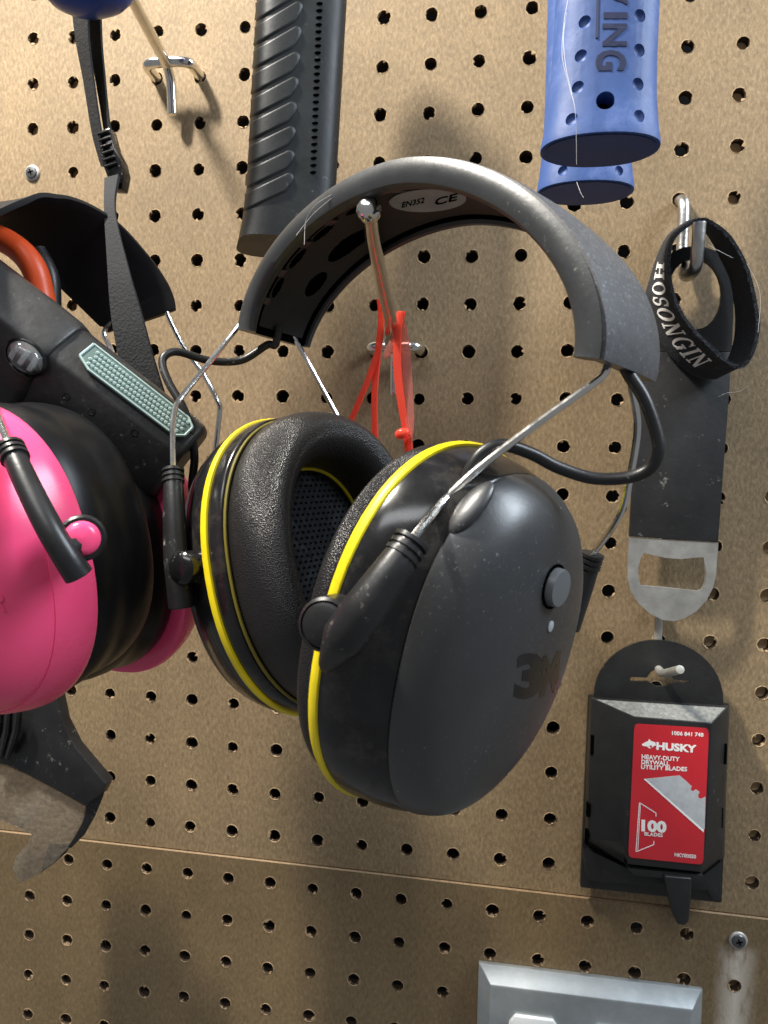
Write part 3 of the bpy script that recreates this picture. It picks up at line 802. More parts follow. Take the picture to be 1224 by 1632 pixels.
carve(g1, k1, [(u, v, .0021) for u, v in ((932, 35), (926, 89), (921, 139), (911, 190), (1020, 25), (1019, 80), (1017, 134), (1019, 185))], [(965, 160, .0030)])
carve(g2, k2, [(u, v, .0021) for u, v in ((897, 272), (987, 272))])
mk('hang_hole_shade', lathe(at(965, 160, -.138)+V((0, .004, 0)), (0, 1, 0), [(.0029, 0), (.0029, .004)], 20), 'ink_and_shade_black', g1)  # black plug standing in for the shade inside the carved hole
# lettering runs down the grip, tops to the right; last letter larger, bar under the smaller ones
def glyphs_on(key, s, u0, u1, v0, v1, par, nm, m):
    vs, fs = text2d(s, .03)
    bm = bmesh.new(); bv = [bm.verts.new((x, y, 0)) for x, y in vs]
    for f in fs:
        try: bm.faces.new([bv[i] for i in f])
        except ValueError: pass
    bmesh.ops.triangulate(bm, faces=bm.faces); bmesh.ops.subdivide_edges(bm, edges=bm.edges, cuts=1)
    bm.verts.index_update(); v2 = [(v.co.x, v.co.y) for v in bm.verts]; f2 = [tuple(q.index for q in f.verts) for f in bm.faces]; bm.free()
    d_ = decal(key, [(u0+(u1-u0)*t, v0+(v1-v0)*x) for x, t in v2], f2, .00015, .00005)
    if d_: mk(nm, d_, m, par, smooth=False)
for ch, v0, v1, u0 in (('T', -112, -78, 964), ('W', -72, -18, 963), ('I', -12, 2, 962), ('I', 16, 24, 962), ('N', 36, 72, 960)):
    pass
glyphs_on(k1, 'W', 963, 1000, -48, 8, g1, 'lettering', 'blue_letter')
glyphs_on(k1, 'I', 962, 1000, 20, 30, g1, 'lettering', 'blue_letter')
glyphs_on(k1, 'N', 960, 999, 38, 74, g1, 'lettering', 'blue_letter')
glyphs_on(k1, 'G', 949, 998, 80, 113, g1, 'lettering', 'blue_letter')
bar = [hit(k1, u, v)[0] for u, v in ((953, -60), (953, -20), (952, 20), (951, 61))]
mk('lettering', tube([b+V((0, -.0001, 0)) for b in bar if b], .0004, 6), 'blue_letter', g1)
strand('lint_strand', [(905, 0, -.146), (899, 35, -.1465), (896, 90, -.147), (908, 140, -.1465), (917, 180, -.147), (919, 262, -.140)], g1)
strand('lint_strand', [(903, 20, -.146), (898, 60, -.147), (902, 108, -.148), (912, 150, -.148)], g1)
strand('lint_strand', [(919, 290, -.086), (925, 306, -.087), (930, 315, -.087)], g2)

# ------------------------------------------------------------------ blue rounded handle at the top left and webbing strap
BB = at(140, 12, -.105)
bh_ = thing('blue_handle', BB, 'smooth royal blue rounded handle end above the webbing strap', 'handle')
rg = []
for s, k in ((0.0, .02), (.0006, .25), (.002, .48), (.0045, .70), (.008, .86), (.013, .96), (.022, 1.0), (.05, 1.0), (.09, .94), (.10, .8)):
    c = BB+V((0, 0, -.0025+s)); rg.append([c+V((.0225*k*cos(2*pi*j/36), .015*k*sin(2*pi*j/36), 0)) for j in range(36)])
mk('handle_body', loft(rg), 'blue_gloss', bh_)

ST = thing('webbing_strap', at(180, 250, -.07), 'black webbing strap with a slide buckle hanging below the blue handle', 'strap')
def ribbon(name, left, right, m, par, th=.0009):
    a, b = crom(left, 8), crom(right, 8); n = min(len(a), len(b))
    fr = [[a[i], b[i]] for i in range(n)]
    rings = []
    for i in range(n):
        d = (b[i]-a[i]).normalized(); t = (a[min(i+1, n-1)]-a[max(i-1, 0)]).normalized()
        nn = d.cross(t).normalized()*th*.5
        rings.append([a[i]+nn, b[i]+nn, b[i]-nn, a[i]-nn])
    return mk(name, loft(rings), m, par, angle=60)
ribbon('strap_strand', P((112, -20, -.085), (121, 60, -.080), (134, 130, -.076), (148, 215, -.073), (162, 265, -.071)), P((140, -20, -.089), (142, 60, -.086), (150, 130, -.081), (161, 205, -.076), (172, 268, -.073)), 'web_black', ST)
ribbon('strap_strand', P((124, -20, -.082), (140, 50, -.078), (150, 110, -.076), (162, 180, -.074), (169, 228, -.073)), P((160, -20, -.088), (162, 60, -.083), (167, 120, -.079), (174, 190, -.076), (182, 228, -.074)), 'web_black', ST)
bk = at(178, 250, -.076)
tilt = (at(190, 300, -.076)-at(168, 205, -.076)).normalized(); sd = V((-tilt.z, 0, tilt.x))
if sd.x < 0: sd = -sd
buckle = mk('buckle', prism([bk+sd*a+tilt*b+V((0, -c, 0)) for a, b, c in ((-.0035, -.0118, .002), (.0032, -.0118, .002), (.0036, -.002, .003), (.0052, .004, .003), (.0052, .010, .003), (.002, .0165, .002), (-.0026, .015, .002), (-.0038, .004, .003))],
                            [bk+sd*a+tilt*b+V((0, .004, 0)) for a, b, c in ((-.0035, -.0118, .002), (.0032, -.0118, .002), (.0036, -.002, .003), (.0052, .004, .003), (.0052, .010, .003), (.002, .0165, .002), (-.0026, .015, .002), (-.0038, .004, .003))]), 'black_gloss', ST, bevel=.0007)
for k in range(6):
    q = bk+tilt*(-.0098+.0030*k)+V((0, -.0031, 0))
    mk('buckle_ridge', tube([q-sd*.0027, q+sd*.0030], .0007, 8), 'black_gloss', buckle)
ribbon('strap_tail', P((168, 286, -.078), (167, 330, -.098), (172, 420, -.112), (178, 500, -.117), (190, 570, -.118), (206, 640, -.117), (225, 700, -.114)), P((190, 280, -.080), (184, 335, -.100), (206, 430, -.113), (226, 500, -.117), (245, 570, -.118), (270, 650, -.117), (295, 715, -.114)), 'fabric_black', ST, .0016)

# ------------------------------------------------------------------ pink ear muffs
PM = thing('ear_muffs', V((.115, -.15, -.2)), 'bright pink ear muffs with black headband and black cushions', 'ear muffs')
PF = frame(-1.4, -.138, -.144)
NC = cup((.109, -.183, -.276), PF, -1, .042, .05)
_sup = sup
def sup(t, e=.88): return sg(cos(t), e), sg(sin(t), e)
PSH = [(-.0015, .90, .90, .90), (-.0012, .985, .985, .985), (.0, 1.0, 1.0, 1.0), (.003, 1.0, 1.0, 1.0), (.009, .955, .955, .965), (.0125, .915, .915, .93)]
PCP = [(.0118, .90, .90, .915), (.0130, .905, .905, .92), (.019, .84, .84, .86), (.025, .72, .72, .75), (.029, .54, .54, .58), (.0315, .30, .30, .33), (.0325, .02, .02, .02)]
PCU = [(.93, -.001), (.965, -.004), (.985, -.009), (.965, -.016), (.975, -.021), (.965, -.028), (.92, -.033), (.80, -.035), (.70, -.032), (.62, -.01)]
pc = dict(mats=('pink', 'pink', 'pink_cushion'))
build_cup(NC, 'P', PCP, PSH, ('pink', 'pink', 'pink_cushion'), PCU, PM, None)
FC = cup(at(172, 882, -.118), frame(-1.25, -.10, -.1), 1, .042, .05)
build_cup(FC, 'Q', PCP, PSH, ('pink', 'pink', 'pink_cushion'), [(k*.915, o_) for k, o_ in PCU], PM, None)
# slider with pink pivot cap
ps = slider('slider_arm', P((16, 712, -.2085), (40, 765, -.2135), (75, 835, -.217), (105, 885, -.2165), (126, 918, -.2145)), lambda t: .0031+.0007*t, PM, 'black_plastic')
q = at(131, 858, -.2125)
axp = (CC-q).normalized()*.6+V((.35, -.6, 0)); axp.normalize()
mk('pivot', lathe(q, axp, [(.0062, -.010), (.0062, .0), (.0056, .0006)], 24), 'black_plastic', PM)
mk('pivot_cap', lathe(q, axp, [(.0047, -.001), (.0047, .0012), (.0042, .0022), (.003, .0029), (.0001, .0033)], 24), 'pink', PM)
mk('pivot_bridge', tube([q-axp*.002, at(105, 880, -.2155)], [.0048, .0036], 12), 'black_plastic', PM)
mk('band_wire', tube(crom(P((-30, 600, -.192), (-5, 665, -.202), (14, 712, -.2085)), 6), .0012, 10), 'chrome', PM)
vs, fs = text2d('R', .0)
d_ = decal('P_cap', [(-14+24*x+2*t, 972+2*x-28*t) for x, t in vs], fs, .0004, .0)
if d_: mk('moulded_letter', d_, 'pink', PM)
# headband of the pink muffs, arching from the far end up and out of frame towards the viewer
far = at(222, 512, -.085)
wv = V((.93, .05, .30)).normalized()
arc = [far, at(212, 486, -.086), at(178, 446, -.090), at(128, 400, -.098), at(60, 368, -.110), at(-5, 352, -.125), at(-70, 370, -.145), at(-130, 420, -.172), at(-150, 500, -.185)]
arc = crom(arc, 10); n = len(arc); rings = []
for i, p in enumerate(arc):
    t = (arc[min(i+1, n-1)]-arc[max(i-1, 0)]).normalized(); s = i/(n-1)
    hw = .0165+.004*sin(pi*min(1, s*1.2))
    ww = (wv-t*wv.dot(t)).normalized(); nn = t.cross(ww).normalized()
    if nn.z < 0: nn = -nn
    rings.append([p-ww*hw, p-ww*hw+nn*.0022, p-ww*hw*.5+nn*.0045, p+ww*hw*.5+nn*.0045, p+ww*hw+nn*.0022, p+ww*hw, p+ww*hw*.8-nn*.001, p-ww*hw*.8-nn*.001])
mat('band_matt', (.005, .005, .006), .6, spec=.2, var=.3, vscale=60)
mk('headband', loft(rings), 'band_matt', PM, bevel=.0006, angle=50)
mk('band_wire', tube(crom([far+wv*.0125+V((0, 0, .004))]+P((268, 503, -.084), (283, 535, -.083), (296, 558, -.082), (325, 598, -.080), (347, 640, -.078), (350, 655, -.077), (345, 700, -.077), (341, 735, -.077)), 5), .0012, 10), 'chrome', PM)
mk('band_wire', tube(crom([far-wv*.0125+V((0, 0, .004))]+P((166, 530, -.087), (178, 560, -.088), (190, 600, -.09)), 5), .0012, 10), 'chrome', PM)
mk('slider_arm', tube(P((341, 728, -.077), (338, 790, -.078), (330, 860, -.08)), [.0032, .0036, .004], 12), 'black_plastic', PM)

# ------------------------------------------------------------------ orange handle
OH = thing('orange_handle', at(60, 440, -.128), 'curved orange-red rubber handle behind the black light housing', 'handle')
mk('handle_loop', tube(crom(P((-90, 420, -.130), (-60, 375, -.130), (-10, 377, -.129), (30, 398, -.128), (55, 430, -.127), (66, 470, -.126), (74, 520, -.126), (78, 570, -.126)), 8), .0049, 20), 'orange', OH)
mk('handle_core', tube(crom(P((60, 400, -.116), (80, 440, -.116), (84, 490, -.116), (88, 540, -.116)), 8), .0035, 12), 'black_plastic', OH)

# ------------------------------------------------------------------ black light housing with reflector
LT = thing('work_light', at(150, 620, -.15), 'dusty black light housing with clear lens and pale green reflector strip', 'light')
a0, a1 = at(-60, 462, -.150), at(296, 728, -.132)
D = (a1-a0).normalized(); upv = (V((0, 0, 1))-D*D.z).normalized(); tow = D.cross(upv).normalized()
if tow.y > 0: tow = -tow
# profile (up, toward viewer) in metres
pr_ = [(.0135, -.016), (.0150, -.006), (.0145, .000), (.0125, .0025), (.0035, .0085), (.0005, .0095), (-.010, .0075), (-.021, .003), (-.0262, -.003), (-.0262, -.016)]
Ln = (a1-a0).length
rings = []
for s, k, sh in ((0, 1.06, .0), (.25, 1.05, 0), (.38, 1.03, 0), (.46, 1.0, 0), (.7, .97, 0), (.93, .93, 0), (.985, .88, 0), (1.0, .72, 0)):
    c = a0+D*Ln*s
    rings.append([c+upv*a*k+tow*(b*k) for a, b in pr_])
mk('housing', loft(rings), 'lamp_black', LT, bevel=.0012, seg=3, angle=40, key='lamp')
rings = []
for s, k in ((-.01, 1.13), (.30, 1.12), (.385, 1.10), (.42, 1.05)):
    c = a0+D*Ln*s
    rings.append([c+upv*(a*k)+tow*(b*k+.0008) for a, b in pr_])
mk('end_cap', loft(rings), 'lamp_black', LT, bevel=.0012, seg=3, angle=40, key='lampcap')
BV['lamp_body'] = BV['lamp']; BV['lamp'] = BV['lampcap']
for u, v in ((106, 632), (146, 656), (215, 690)):
    hh = hit('lamp_body', u, v)
    if hh[0] is None: continue
    nn = hh[1] if hh[1].dot(ray(u, v)) < 0 else -hh[1]
    mk('screw_recess', lathe(hh[0], nn, [(.0015, -.0005), (.0015, .00015), (.0011, .0002), (.0009, -.0001), (.0001, -.0001)], 14), 'black_gloss', LT)
# reflector strip lies on the sloping face
def face_pt(s, q, lift):     # s along, q 0..1 across the sloping face
    a = .0122+(.0040-.0122)*q; b = .0027+(.0082-.0027)*q
    nrm = (upv*(.0055)+tow*(.0082)).normalized()
    k = 1.0-(s-.46)*.13
    return a0+D*Ln*s+upv*a*k+tow*b*k+nrm*lift
out = [(.50, .0), (.93, .0), (.965, .25), (.965, .75), (.94, 1.0), (.56, 1.0), (.50, .75)]
mk('reflector', prism([face_pt(s, q, .0022) for s, q in out], [face_pt(s, q, -.001) for s, q in out]), 'reflector', LT, bevel=.0005)
dots = []
for i in range(26):
    for j in range(4):
        s = .535+i*.0162+(.0081 if j % 2 else 0); q = .2+.2*j
        if s > .945: continue
        dots.append(ellipsoid(face_pt(s, q, .0022), (D*.00085, upv*.00075, tow*.00070), 8, 5))
dd = join(*dots)
o = mk('prism_dots', (dd[0], dd[1]), 'reflector_dot', LT); o['kind'] = 'stuff'
fr = [tube([face_pt(a[0], a[1], .0022), face_pt(b[0], b[1], .0022)], .0005, 6) for a, b in zip(out, out[1:]+out[:1])]
fr = join(*fr); mk('reflector_rim', (fr[0], fr[1]), 'reflector_dot', LT)
h, n = hit('lamp', 42, 570)
if h is None: h = at(42, 570, -.17); n = V((0, -1, .2)).normalized()
if n.dot(ray(42, 570)) > 0: n = -n
ea = (D-n*D.dot(n)).normalized(); eb = n.cross(ea)
mk('bezel', oval_lathe(h, n, ea, eb, .0072, .0056, [(1.08, -.001), (1.10, .0008), (1.0, .0012), (.95, .0004)]), 'black_gloss', LT)
mk('lens', oval_lathe(h, n, ea, eb, .0068, .0052, [(1.0, -.0005), (1.0, .001), (.85, .0026), (.55, .0038), (.2, .0044), (.01, .0045)]), 'clear_plastic', LT)
mk('lamp_reflector', oval_lathe(h, n, ea, eb, .0066, .0050, [(1.0, .0004), (.5, .0003), (.01, .0003)]), 'zinc', LT)
for k in (-1, 0, 1):
    mk('light_chip', box(h+n*.0009+ea*.0034*k, ea*.0009, n*.0005, eb*.0026), 'led_grey', LT, bevel=.0002)

# ------------------------------------------------------------------ safety glasses at the lower left
SG = thing('safety_glasses', at(90, 1200, -.05), 'black framed safety glasses with a clear lens hanging under the pink cup', 'glasses')
fpx = [(-20, 1090), (88, 1100), (98, 1150), (118, 1190), (145, 1222), (169, 1250), (160, 1268), (136, 1285), (95, 1262), (50, 1238), (12, 1220), (-20, 1212)]
mk('frame', pprism(fpx, -.060, -.052), 'black_plastic', SG, bevel=.0012)
mk('side_shield', loft([[at(u0, v0, -.058), at(u1, v1, -.058), at(u1, v1, -.050), at(u0, v0, -.050)] for u0, v0, u1, v1 in
   ((137, 1284, 169, 1250), (137, 1292, 165, 1268), (131, 1312, 152, 1300), (118, 1335, 135, 1330), (108, 1350, 113, 1352))]), 'black_gloss', SG, bevel=.0004)
mk('lens', pprism([(-20, 1212), (12, 1220), (50, 1238), (95, 1262), (136, 1285), (134, 1305), (120, 1333), (108, 1352), (85, 1376), (58, 1395), (32, 1408), (28, 1403), (20, 1385), (25, 1365), (45, 1345), (50, 1330), (20, 1315), (-20, 1300)], -.057, -.0556), 'visor', SG, bevel=.0003)
mk('lens_edge', pprism([(78, 1346), (112, 1345), (104, 1360), (85, 1377), (64, 1392)], -.0552, -.0532), 'visor_dark', SG, bevel=.0003)
for k, (u0, u1) in enumerate(((2, -14), (16, 2), (31, 12))):
    mk('temple_arm', tube(P((u0, 1128, -.066), (u0-4, 1165, -.065), (u1, 1208, -.063)), [.0016, .0020, .0012], 8), 'black_gloss', SG)

# ------------------------------------------------------------------ bottle opener, its hook and the felt band
JH = thing('pegboard_hook', at(1090, 330, 0), 'plain zinc J-shaped peg hook holding the bottle opener and felt loop', 'hook')
jx = at(1087, 322, -.005).x
b_ = at(1090, 425, -.0065)
jp = crom([V((jx, .012, at(1085, 320, 0).z)), V((jx, .001, at(1086, 320, 0).z)), V((jx+.0002, -.005, at(1088, 321, -.005).z)), V((jx+.0004, -.0075, at(1090, 335, -.007).z)), V((jx+.0006, -.0075, at(1091, 400, -.007).z)),
           at(1090, 428, -.010), at(1092, 439, -.018), at(1101, 437, -.030), at(1109, 424, -.040), at(1112, 395, -.044), at(1115, 354, -.046)], 7)
mk('hook_wire', tube(jp, .0028, 16), 'zinc', JH, bevel=.0004)

BO = thing('bottle_opener', at(1085, 700, -.011), 'flat bar bottle opener with black rubber sleeve and bare steel end', 'bottle opener')
YO, YT = -.0145, -.0115
def plate_with_hole(outer, inner, y0, y1):
    """ring-like plate: outer and inner outlines with equal counts, given in pixels"""
    of = [at(u, v, y0) for u, v in outer]; nf = [at(u, v, y0) for u, v in inner]
    ob = [V((p.x, y1, p.z)) for p in of]; nb = [V((p.x, y1, p.z)) for p in nf]
    n = len(of)
    vs = of+nf+nb+ob; fs = []
    for ring_ in range(4):
        a, b = ring_*n, ((ring_+1) % 4)*n
        for j in range(n): fs.append((a+j, a+(j+1) % n, b+(j+1) % n, b+j))
    return vs, fs
def resample(pts, n):
    L_ = [0]
    k = len(pts)
    for i in range(k): L_.append(L_[-1]+math.dist(pts[i], pts[(i+1) % k]))
    out_ = []
    for j in range(n):
        t = L_[-1]*j/n
        i = max(q for q in range(k) if L_[q] <= t+1e-9); f = (t-L_[i])/max(L_[i+1]-L_[i], 1e-9)
        a, b = pts[i], pts[(i+1) % k]; out_.append((a[0]+(b[0]-a[0])*f, a[1]+(b[1]-a[1])*f))
    return out_
def cut_plate(outer, inner, y0, y1, n=96):
    """match by angle about the hole's centre"""
    cx = sum(p[0] for p in inner)/len(inner); cy = sum(p[1] for p in inner)/len(inner)
    def cast(poly, th):
        dx, dy = cos(th), sin(th); best = None
        for (x0_, y0_), (x1_, y1_) in zip(poly, poly[1:]+poly[:1]):
            ex, ey = x1_-x0_, y1_-y0_; den = dx*ey-dy*ex
            if abs(den) < 1e-9: continue
            s = ((x0_-cx)*ey-(y0_-cy)*ex)/den; t = ((x0_-cx)*dy-(y0_-cy)*dx)/den
            if s > 0 and -1e-6 <= t <= 1+1e-6 and (best is None or s > best): best = s
        return (cx+dx*best, cy+dy*best)
    ths = sorted(set([2*pi*j/n-pi for j in range(n)]+[math.atan2(p[1]-cy, p[0]-cx) for p in outer]+[math.atan2(p[1]-cy, p[0]-cx) for p in inner]))
    return plate_with_hole([cast(outer, t) for t in ths], [cast(inner, t) for t in ths], y0, y1)
head_out = [(1022, 560), (1024, 510), (1030, 470), (1042, 435), (1062, 408), (1088, 394), (1115, 391), (1142, 400), (1160, 420), (1168, 450), (1169, 500), (1166, 560)]
hole_in = [(1108+43*cos(2*pi*j/24), 468+57*sin(2*pi*j/24)) for j in range(24)]
mk('eye', cut_plate(head_out, hole_in, YO, YT), 'rubber_coat', BO, angle=40)
mk('sleeve', pprism([(1022, 560.5), (1166, 560.5), (1163, 620), (1154, 740), (1145, 864), (1075, 860), (1003, 855), (1010, 740), (1018, 620)], YO, YT), 'rubber_coat', BO, bevel=.0005)
so = [(1003, 856), (1074, 861), (1145, 865), (1143, 890), (1141, 918), (1136, 938), (1126, 957), (1110, 974), (1092, 985), (1074, 990), (1056, 988), (1036, 978), (1018, 962), (1006, 944), (1001, 925), (1001, 890)]
si = [(1026, 881), (1038, 884), (1060, 889), (1085, 891), (1105, 889), (1121, 888), (1125, 905), (1126, 915), (1124, 930), (1119, 940), (1112, 942), (1065, 937), (1022, 933), (1018, 925), (1017, 905), (1021, 890)]
mk('blade', cut_plate(so, si, YO+.0005, YT), 'steel_dull', BO, angle=40)

FB = thing('felt_loop', at(1110, 590, -.02), 'fuzzy black felt band loop with white lettering around the bottle opener eye', 'band')
def z8(px): return [(980+x/5.016, 300+y/5.016) for x, y in px]
back_l = z8([(640, 262), (560, 285), (430, 385), (350, 540), (285, 740), (255, 860), (290, 990), (345, 1150), (420, 1290), (530, 1410), (660, 1490), (800, 1515)])
front_l = z8([(700, 250), (600, 285), (470, 400), (432, 560), (445, 740), (480, 880), (540, 1010), (620, 1120), (720, 1225), (800, 1300), (880, 1375), (960, 1420)])
back_r = z8([(640, 262), (720, 330), (800, 450), (860, 570), (930, 720), (960, 880), (975, 1040), (965, 1200), (930, 1330), (880, 1420), (840, 1480), (800, 1515)])
front_r = z8([(700, 250), (780, 280), (880, 350), (960, 450), (1040, 600), (1090, 760), (1125, 930), (1145, 1100), (1120, 1260), (1070, 1370), (1020, 1420), (960, 1420)])
yb_, yf_ = -.0165, -.040
loop_b = crom([at(u, v, yb_) for u, v in back_l]+[at(u, v, yb_) for u, v in back_r[-2:0:-1]], 5, closed=True)
loop_f = crom([at(u, v, yf_) for u, v in front_l]+[at(u, v, yf_) for u, v in front_r[-2:0:-1]], 5, closed=True)
def closed_ribbon(A_, B_, th, nw=6):
    n = len(A_); rings = []
    for i in range(n):
        d = (B_[i]-A_[i]).normalized(); t = (A_[(i+1) % n]-A_[i-1]).normalized(); nn = d.cross(t).normalized()*th/2
        rings.append([A_[i].lerp(B_[i], k/nw)+nn for k in range(nw+1)]+[A_[i].lerp(B_[i], k/nw)-nn for k in range(nw, -1, -1)])
    return loft(rings, wrap=True)
felt = mk('felt_band', closed_ribbon(loop_b, loop_f, .0016), 'felt', FB, angle=60, key='felt')
# lettering with serifs on the left strand
def serif_glyph(ch):
    S = []
    def rect(x0_, y0_, x1_, y1_): S.append([(x0_, y0_), (x1_, y0_), (x1_, y1_), (x0_, y1_)])
    def ringg(cx, cy, rx, ry, tx, ty, a0_=0, a1_=2*pi, n=22):
        for i in range(n):
            t0, t1 = a0_+(a1_-a0_)*i/n, a0_+(a1_-a0_)*(i+1)/n
            S.append([(cx+rx*cos(t0), cy+ry*sin(t0)), (cx+rx*cos(t1), cy+ry*sin(t1)), (cx+(rx-tx)*cos(t1), cy+(ry-ty)*sin(t1)), (cx+(rx-tx)*cos(t0), cy+(ry-ty)*sin(t0))])
    if ch == 'O': ringg(.5, .5, .5, .52, .22, .07); w_ = 1.0
    elif ch == 'I': rect(.12, 0, .34, 1); rect(0, 0, .46, .07); rect(0, .93, .46, 1); w_ = .46
    elif ch == 'H':
        for x in (.1, .62): rect(x, 0, x+.2, 1); rect(x-.1, 0, x+.3, .07); rect(x-.1, .93, x+.3, 1)
        rect(.3, .46, .62, .54); w_ = .92
    elif ch == 'N':
        rect(.12, 0, .2, 1); rect(0, 0, .34, .07); rect(.74, 0, .82, 1); rect(.6, .93, .94, 1)
        S.append([(.0, 1), (.26, 1), (.82, 0), (.62, 0)]); w_ = .94
    elif ch == 'S':
        ringg(.34, .74, .32, .28, .15, .08, radians(20), radians(270)); ringg(.34, .27, .32, .28, .15, .08, radians(-160), radians(90))
        rect(.56, .68, .64, .95); rect(.03, .05, .11, .34); w_ = .68
    elif ch == 'G':
        ringg(.5, .5, .48, .52, .2, .07, radians(45), radians(335)); rect(.66, .02, .86, .44); rect(.54, .40, .96, .47); rect(.8, .68, .87, .98); w_ = .96
    return S, w_
word = 'HOSONGIN'; gl = [serif_glyph(c) for c in word]; tot = sum(g[1] for g in gl)+.16*(len(gl)-1)
i0, i1 = 3.25*5, 9.5*5      # span along the left strand
def strandpt(s, q, lift):
    f = i0+(i1-i0)*s; i = int(f); fr_ = f-i
    a = loop_b[i].lerp(loop_b[i+1], fr_); b = loop_f[i].lerp(loop_f[i+1], fr_)
    d = (b-a).normalized(); t = (loop_b[i+1]-loop_b[i]).normalized(); nn = d.cross(t).normalized()
    p = a.lerp(b, q)
    if nn.dot(CC-p) < 0: nn = -nn
    return p+nn*lift
x = 0
for ch, (S, wd) in zip(word, gl):
    Vv, Ff = [], []
    for poly in S:
        b = len(Vv)
        for (gx, gy) in poly: Vv.append(strandpt((x+gx)/tot, .28+.50*gy, .00112))
        for (gx, gy) in poly: Vv.append(strandpt((x+gx)/tot, .28+.50*gy, .00082))
        Ff += [tuple(b+k for k in range(4)), tuple(b+4+k for k in range(3, -1, -1))]+[(b+k, b+(k+1) % 4, b+4+(k+1) % 4, b+4+k) for k in range(4)]
    mk('lettering', (Vv, Ff), 'white_ink', felt, smooth=False)
    x += wd+.16
# fuzz on the band's front edge
rnd = random.Random(11); fz = []
for i in range(0, len(loop_f)):
    for _ in range(16):
        p = loop_f[i].lerp(loop_f[(i+1) % len(loop_f)], rnd.random())
        d = V((rnd.uniform(-1, 1), rnd.uniform(-1, .3), rnd.uniform(-1, 1)))*.0013
        fz.append(tube([p, p+d*.6, p+d+V((0, 0, rnd.uniform(-.0004, .0004)))], .00006, 3))
mat('fuzz_grey', (.07, .075, .085), 1.0)
fz = join(*fz); o = mk('fuzz', (fz[0], fz[1]), 'fuzz_grey', felt); o['kind'] = 'stuff'
strand('lint_strand', [(1128, 390, -.042), (1150, 402, -.042), (1168, 411, -.043)], felt)
strand('lint_strand', [(1190, 420, -.043), (1206, 450, -.043), (1212, 480, -.042), (1208, 530, -.042)], felt)
strand('lint_strand', [(1145, 632, -.0155), (1160, 626, -.0158), (1178, 624, -.016), (1192, 615, -.017)], BO)

# ------------------------------------------------------------------ blade dispenser and its hook
LH = thing('pegboard_hook', at(1048, 1000, 0), 'thin white L-shaped peg hook carrying the blade dispenser', 'hook')
lx_ = at(1048, 1003, -.004).x; lz = at(1051, 1062, -.006).z
tip = at(1084, 1067, -.042)
mk('hook_wire', tube(crom([V((lx_, .010, at(1046, 962, 0).z)), V((lx_, 0, at(1046, 962, 0).z)), V((lx_, -.0045, at(1046, 966, -.003).z)), V((lx_, -.0055, at(1047, 985, -.005).z)), V((lx_, -.0055, at(1050, 1040, -.005).z)), V((lx_, -.0065, lz+.001)),
                           V((lx_, -.011, lz-.0006)), V((lx_+.0001, -.02, lz+.0002)), tip], 7), .0020, 12), 'pale_wire', LH, bevel=.0003)
BD = thing('blade_dispenser', at(1045, 1270, -.006), 'black plastic utility blade dispenser with a red label and hanging tab', 'blade dispenser')
tabo = [(948, 1122)]+[(1050+103*cos(pi-pi*j/22), 1112+4*(j/11-1)-92*sin(pi*j/22)) for j in range(23)]+[(1153, 1132)]
slot = [(1004, 1082), (1006, 1079), (1030, 1081), (1038, 1070), (1052, 1064), (1068, 1072), (1074, 1083), (1098, 1085), (1100, 1089), (1074, 1088), (1062, 1094), (1046, 1094), (1032, 1086), (1006, 1086)]
YB = -.0085
mk('hang_tab', cut_plate(tabo, slot, YB-.0016, YB), 'bin_plastic', BD, angle=40)
YBK, YFR = -.004, -.027
bo = [at(u, v, YBK-.004) for u, v in ((938, 1109), (1164, 1123), (1151, 1440), (925, 1415))]
bb = [V((p.x, YBK, p.z)) for p in bo]
mk('back_tray', prism(bo, bb), 'bin_plastic', BD, bevel=.0010)
Fo = [(939, 1110), (1163, 1124), (1158, 1240), (1155, 1366), (1120, 1393), (1000, 1380), (930, 1340), (934, 1225)]
Fi = [(1011, 1143), (1134, 1153), (1130, 1255), (1124, 1352), (1118, 1390), (1001, 1377), (992, 1340), (1000, 1240)]
A_ = [at(u, v, YBK-.0035) for u, v in Fo]
B_ = [at(u, v, YBK-.0135) for u, v in [(943, 1113), (1160, 1127), (1155, 1243), (1152, 1362), (1119, 1391), (1001, 1378), (937, 1336), (939, 1227)]]
C_ = [at(u, v, YFR) for u, v in Fi]
body = loft([A_, B_, C_])
mi = [0]*len(body[1])
mi[8] = 1      # dusty sloping top of the bin
mk('bin_body', (body[0], body[1], mi), ['bin_plastic', 'bin_dusty'], BD, bevel=.0006)
for (u0, v0, u1, v1) in ((942, 1172, 947, 1203), (936, 1282, 941, 1302), (934, 1325, 939, 1346), (1154, 1186, 1159, 1218), (1148, 1288, 1153, 1320)):
    mk('side_slot', pprism([(u0, v0), (u1, v0), (u1-1, v1), (u0-1, v1)], -.0186, -.0150), 'ink_and_shade_black', BD)
mk('lower_guard', pprism([(928, 1350), (1000, 1384), (1120, 1396), (1150, 1372), (1150, 1432), (1138, 1438), (1128, 1420), (1050, 1412), (935, 1404)], -.0125, -.0078), 'bin_plastic', BD, bevel=.0008)
mk('lever_bar', pprism([(998, 1383), (1122, 1395), (1118, 1408), (1098, 1404), (1060, 1401), (1010, 1396)], -.026, -.014), 'bin_plastic', BD, bevel=.0008)
mk('lever', pprism([(1058, 1396), (1103, 1400), (1101, 1440), (1098, 1470), (1092, 1476), (1080, 1474), (1071, 1455), (1064, 1425)], -.028, -.0235), 'bin_plastic', BD, bevel=.0011, seg=3)
YL = YFR-.0001
lq = [(1011, 1153), (1130, 1160.5), (1120.5, 1378), (1001, 1366)]
rl = []
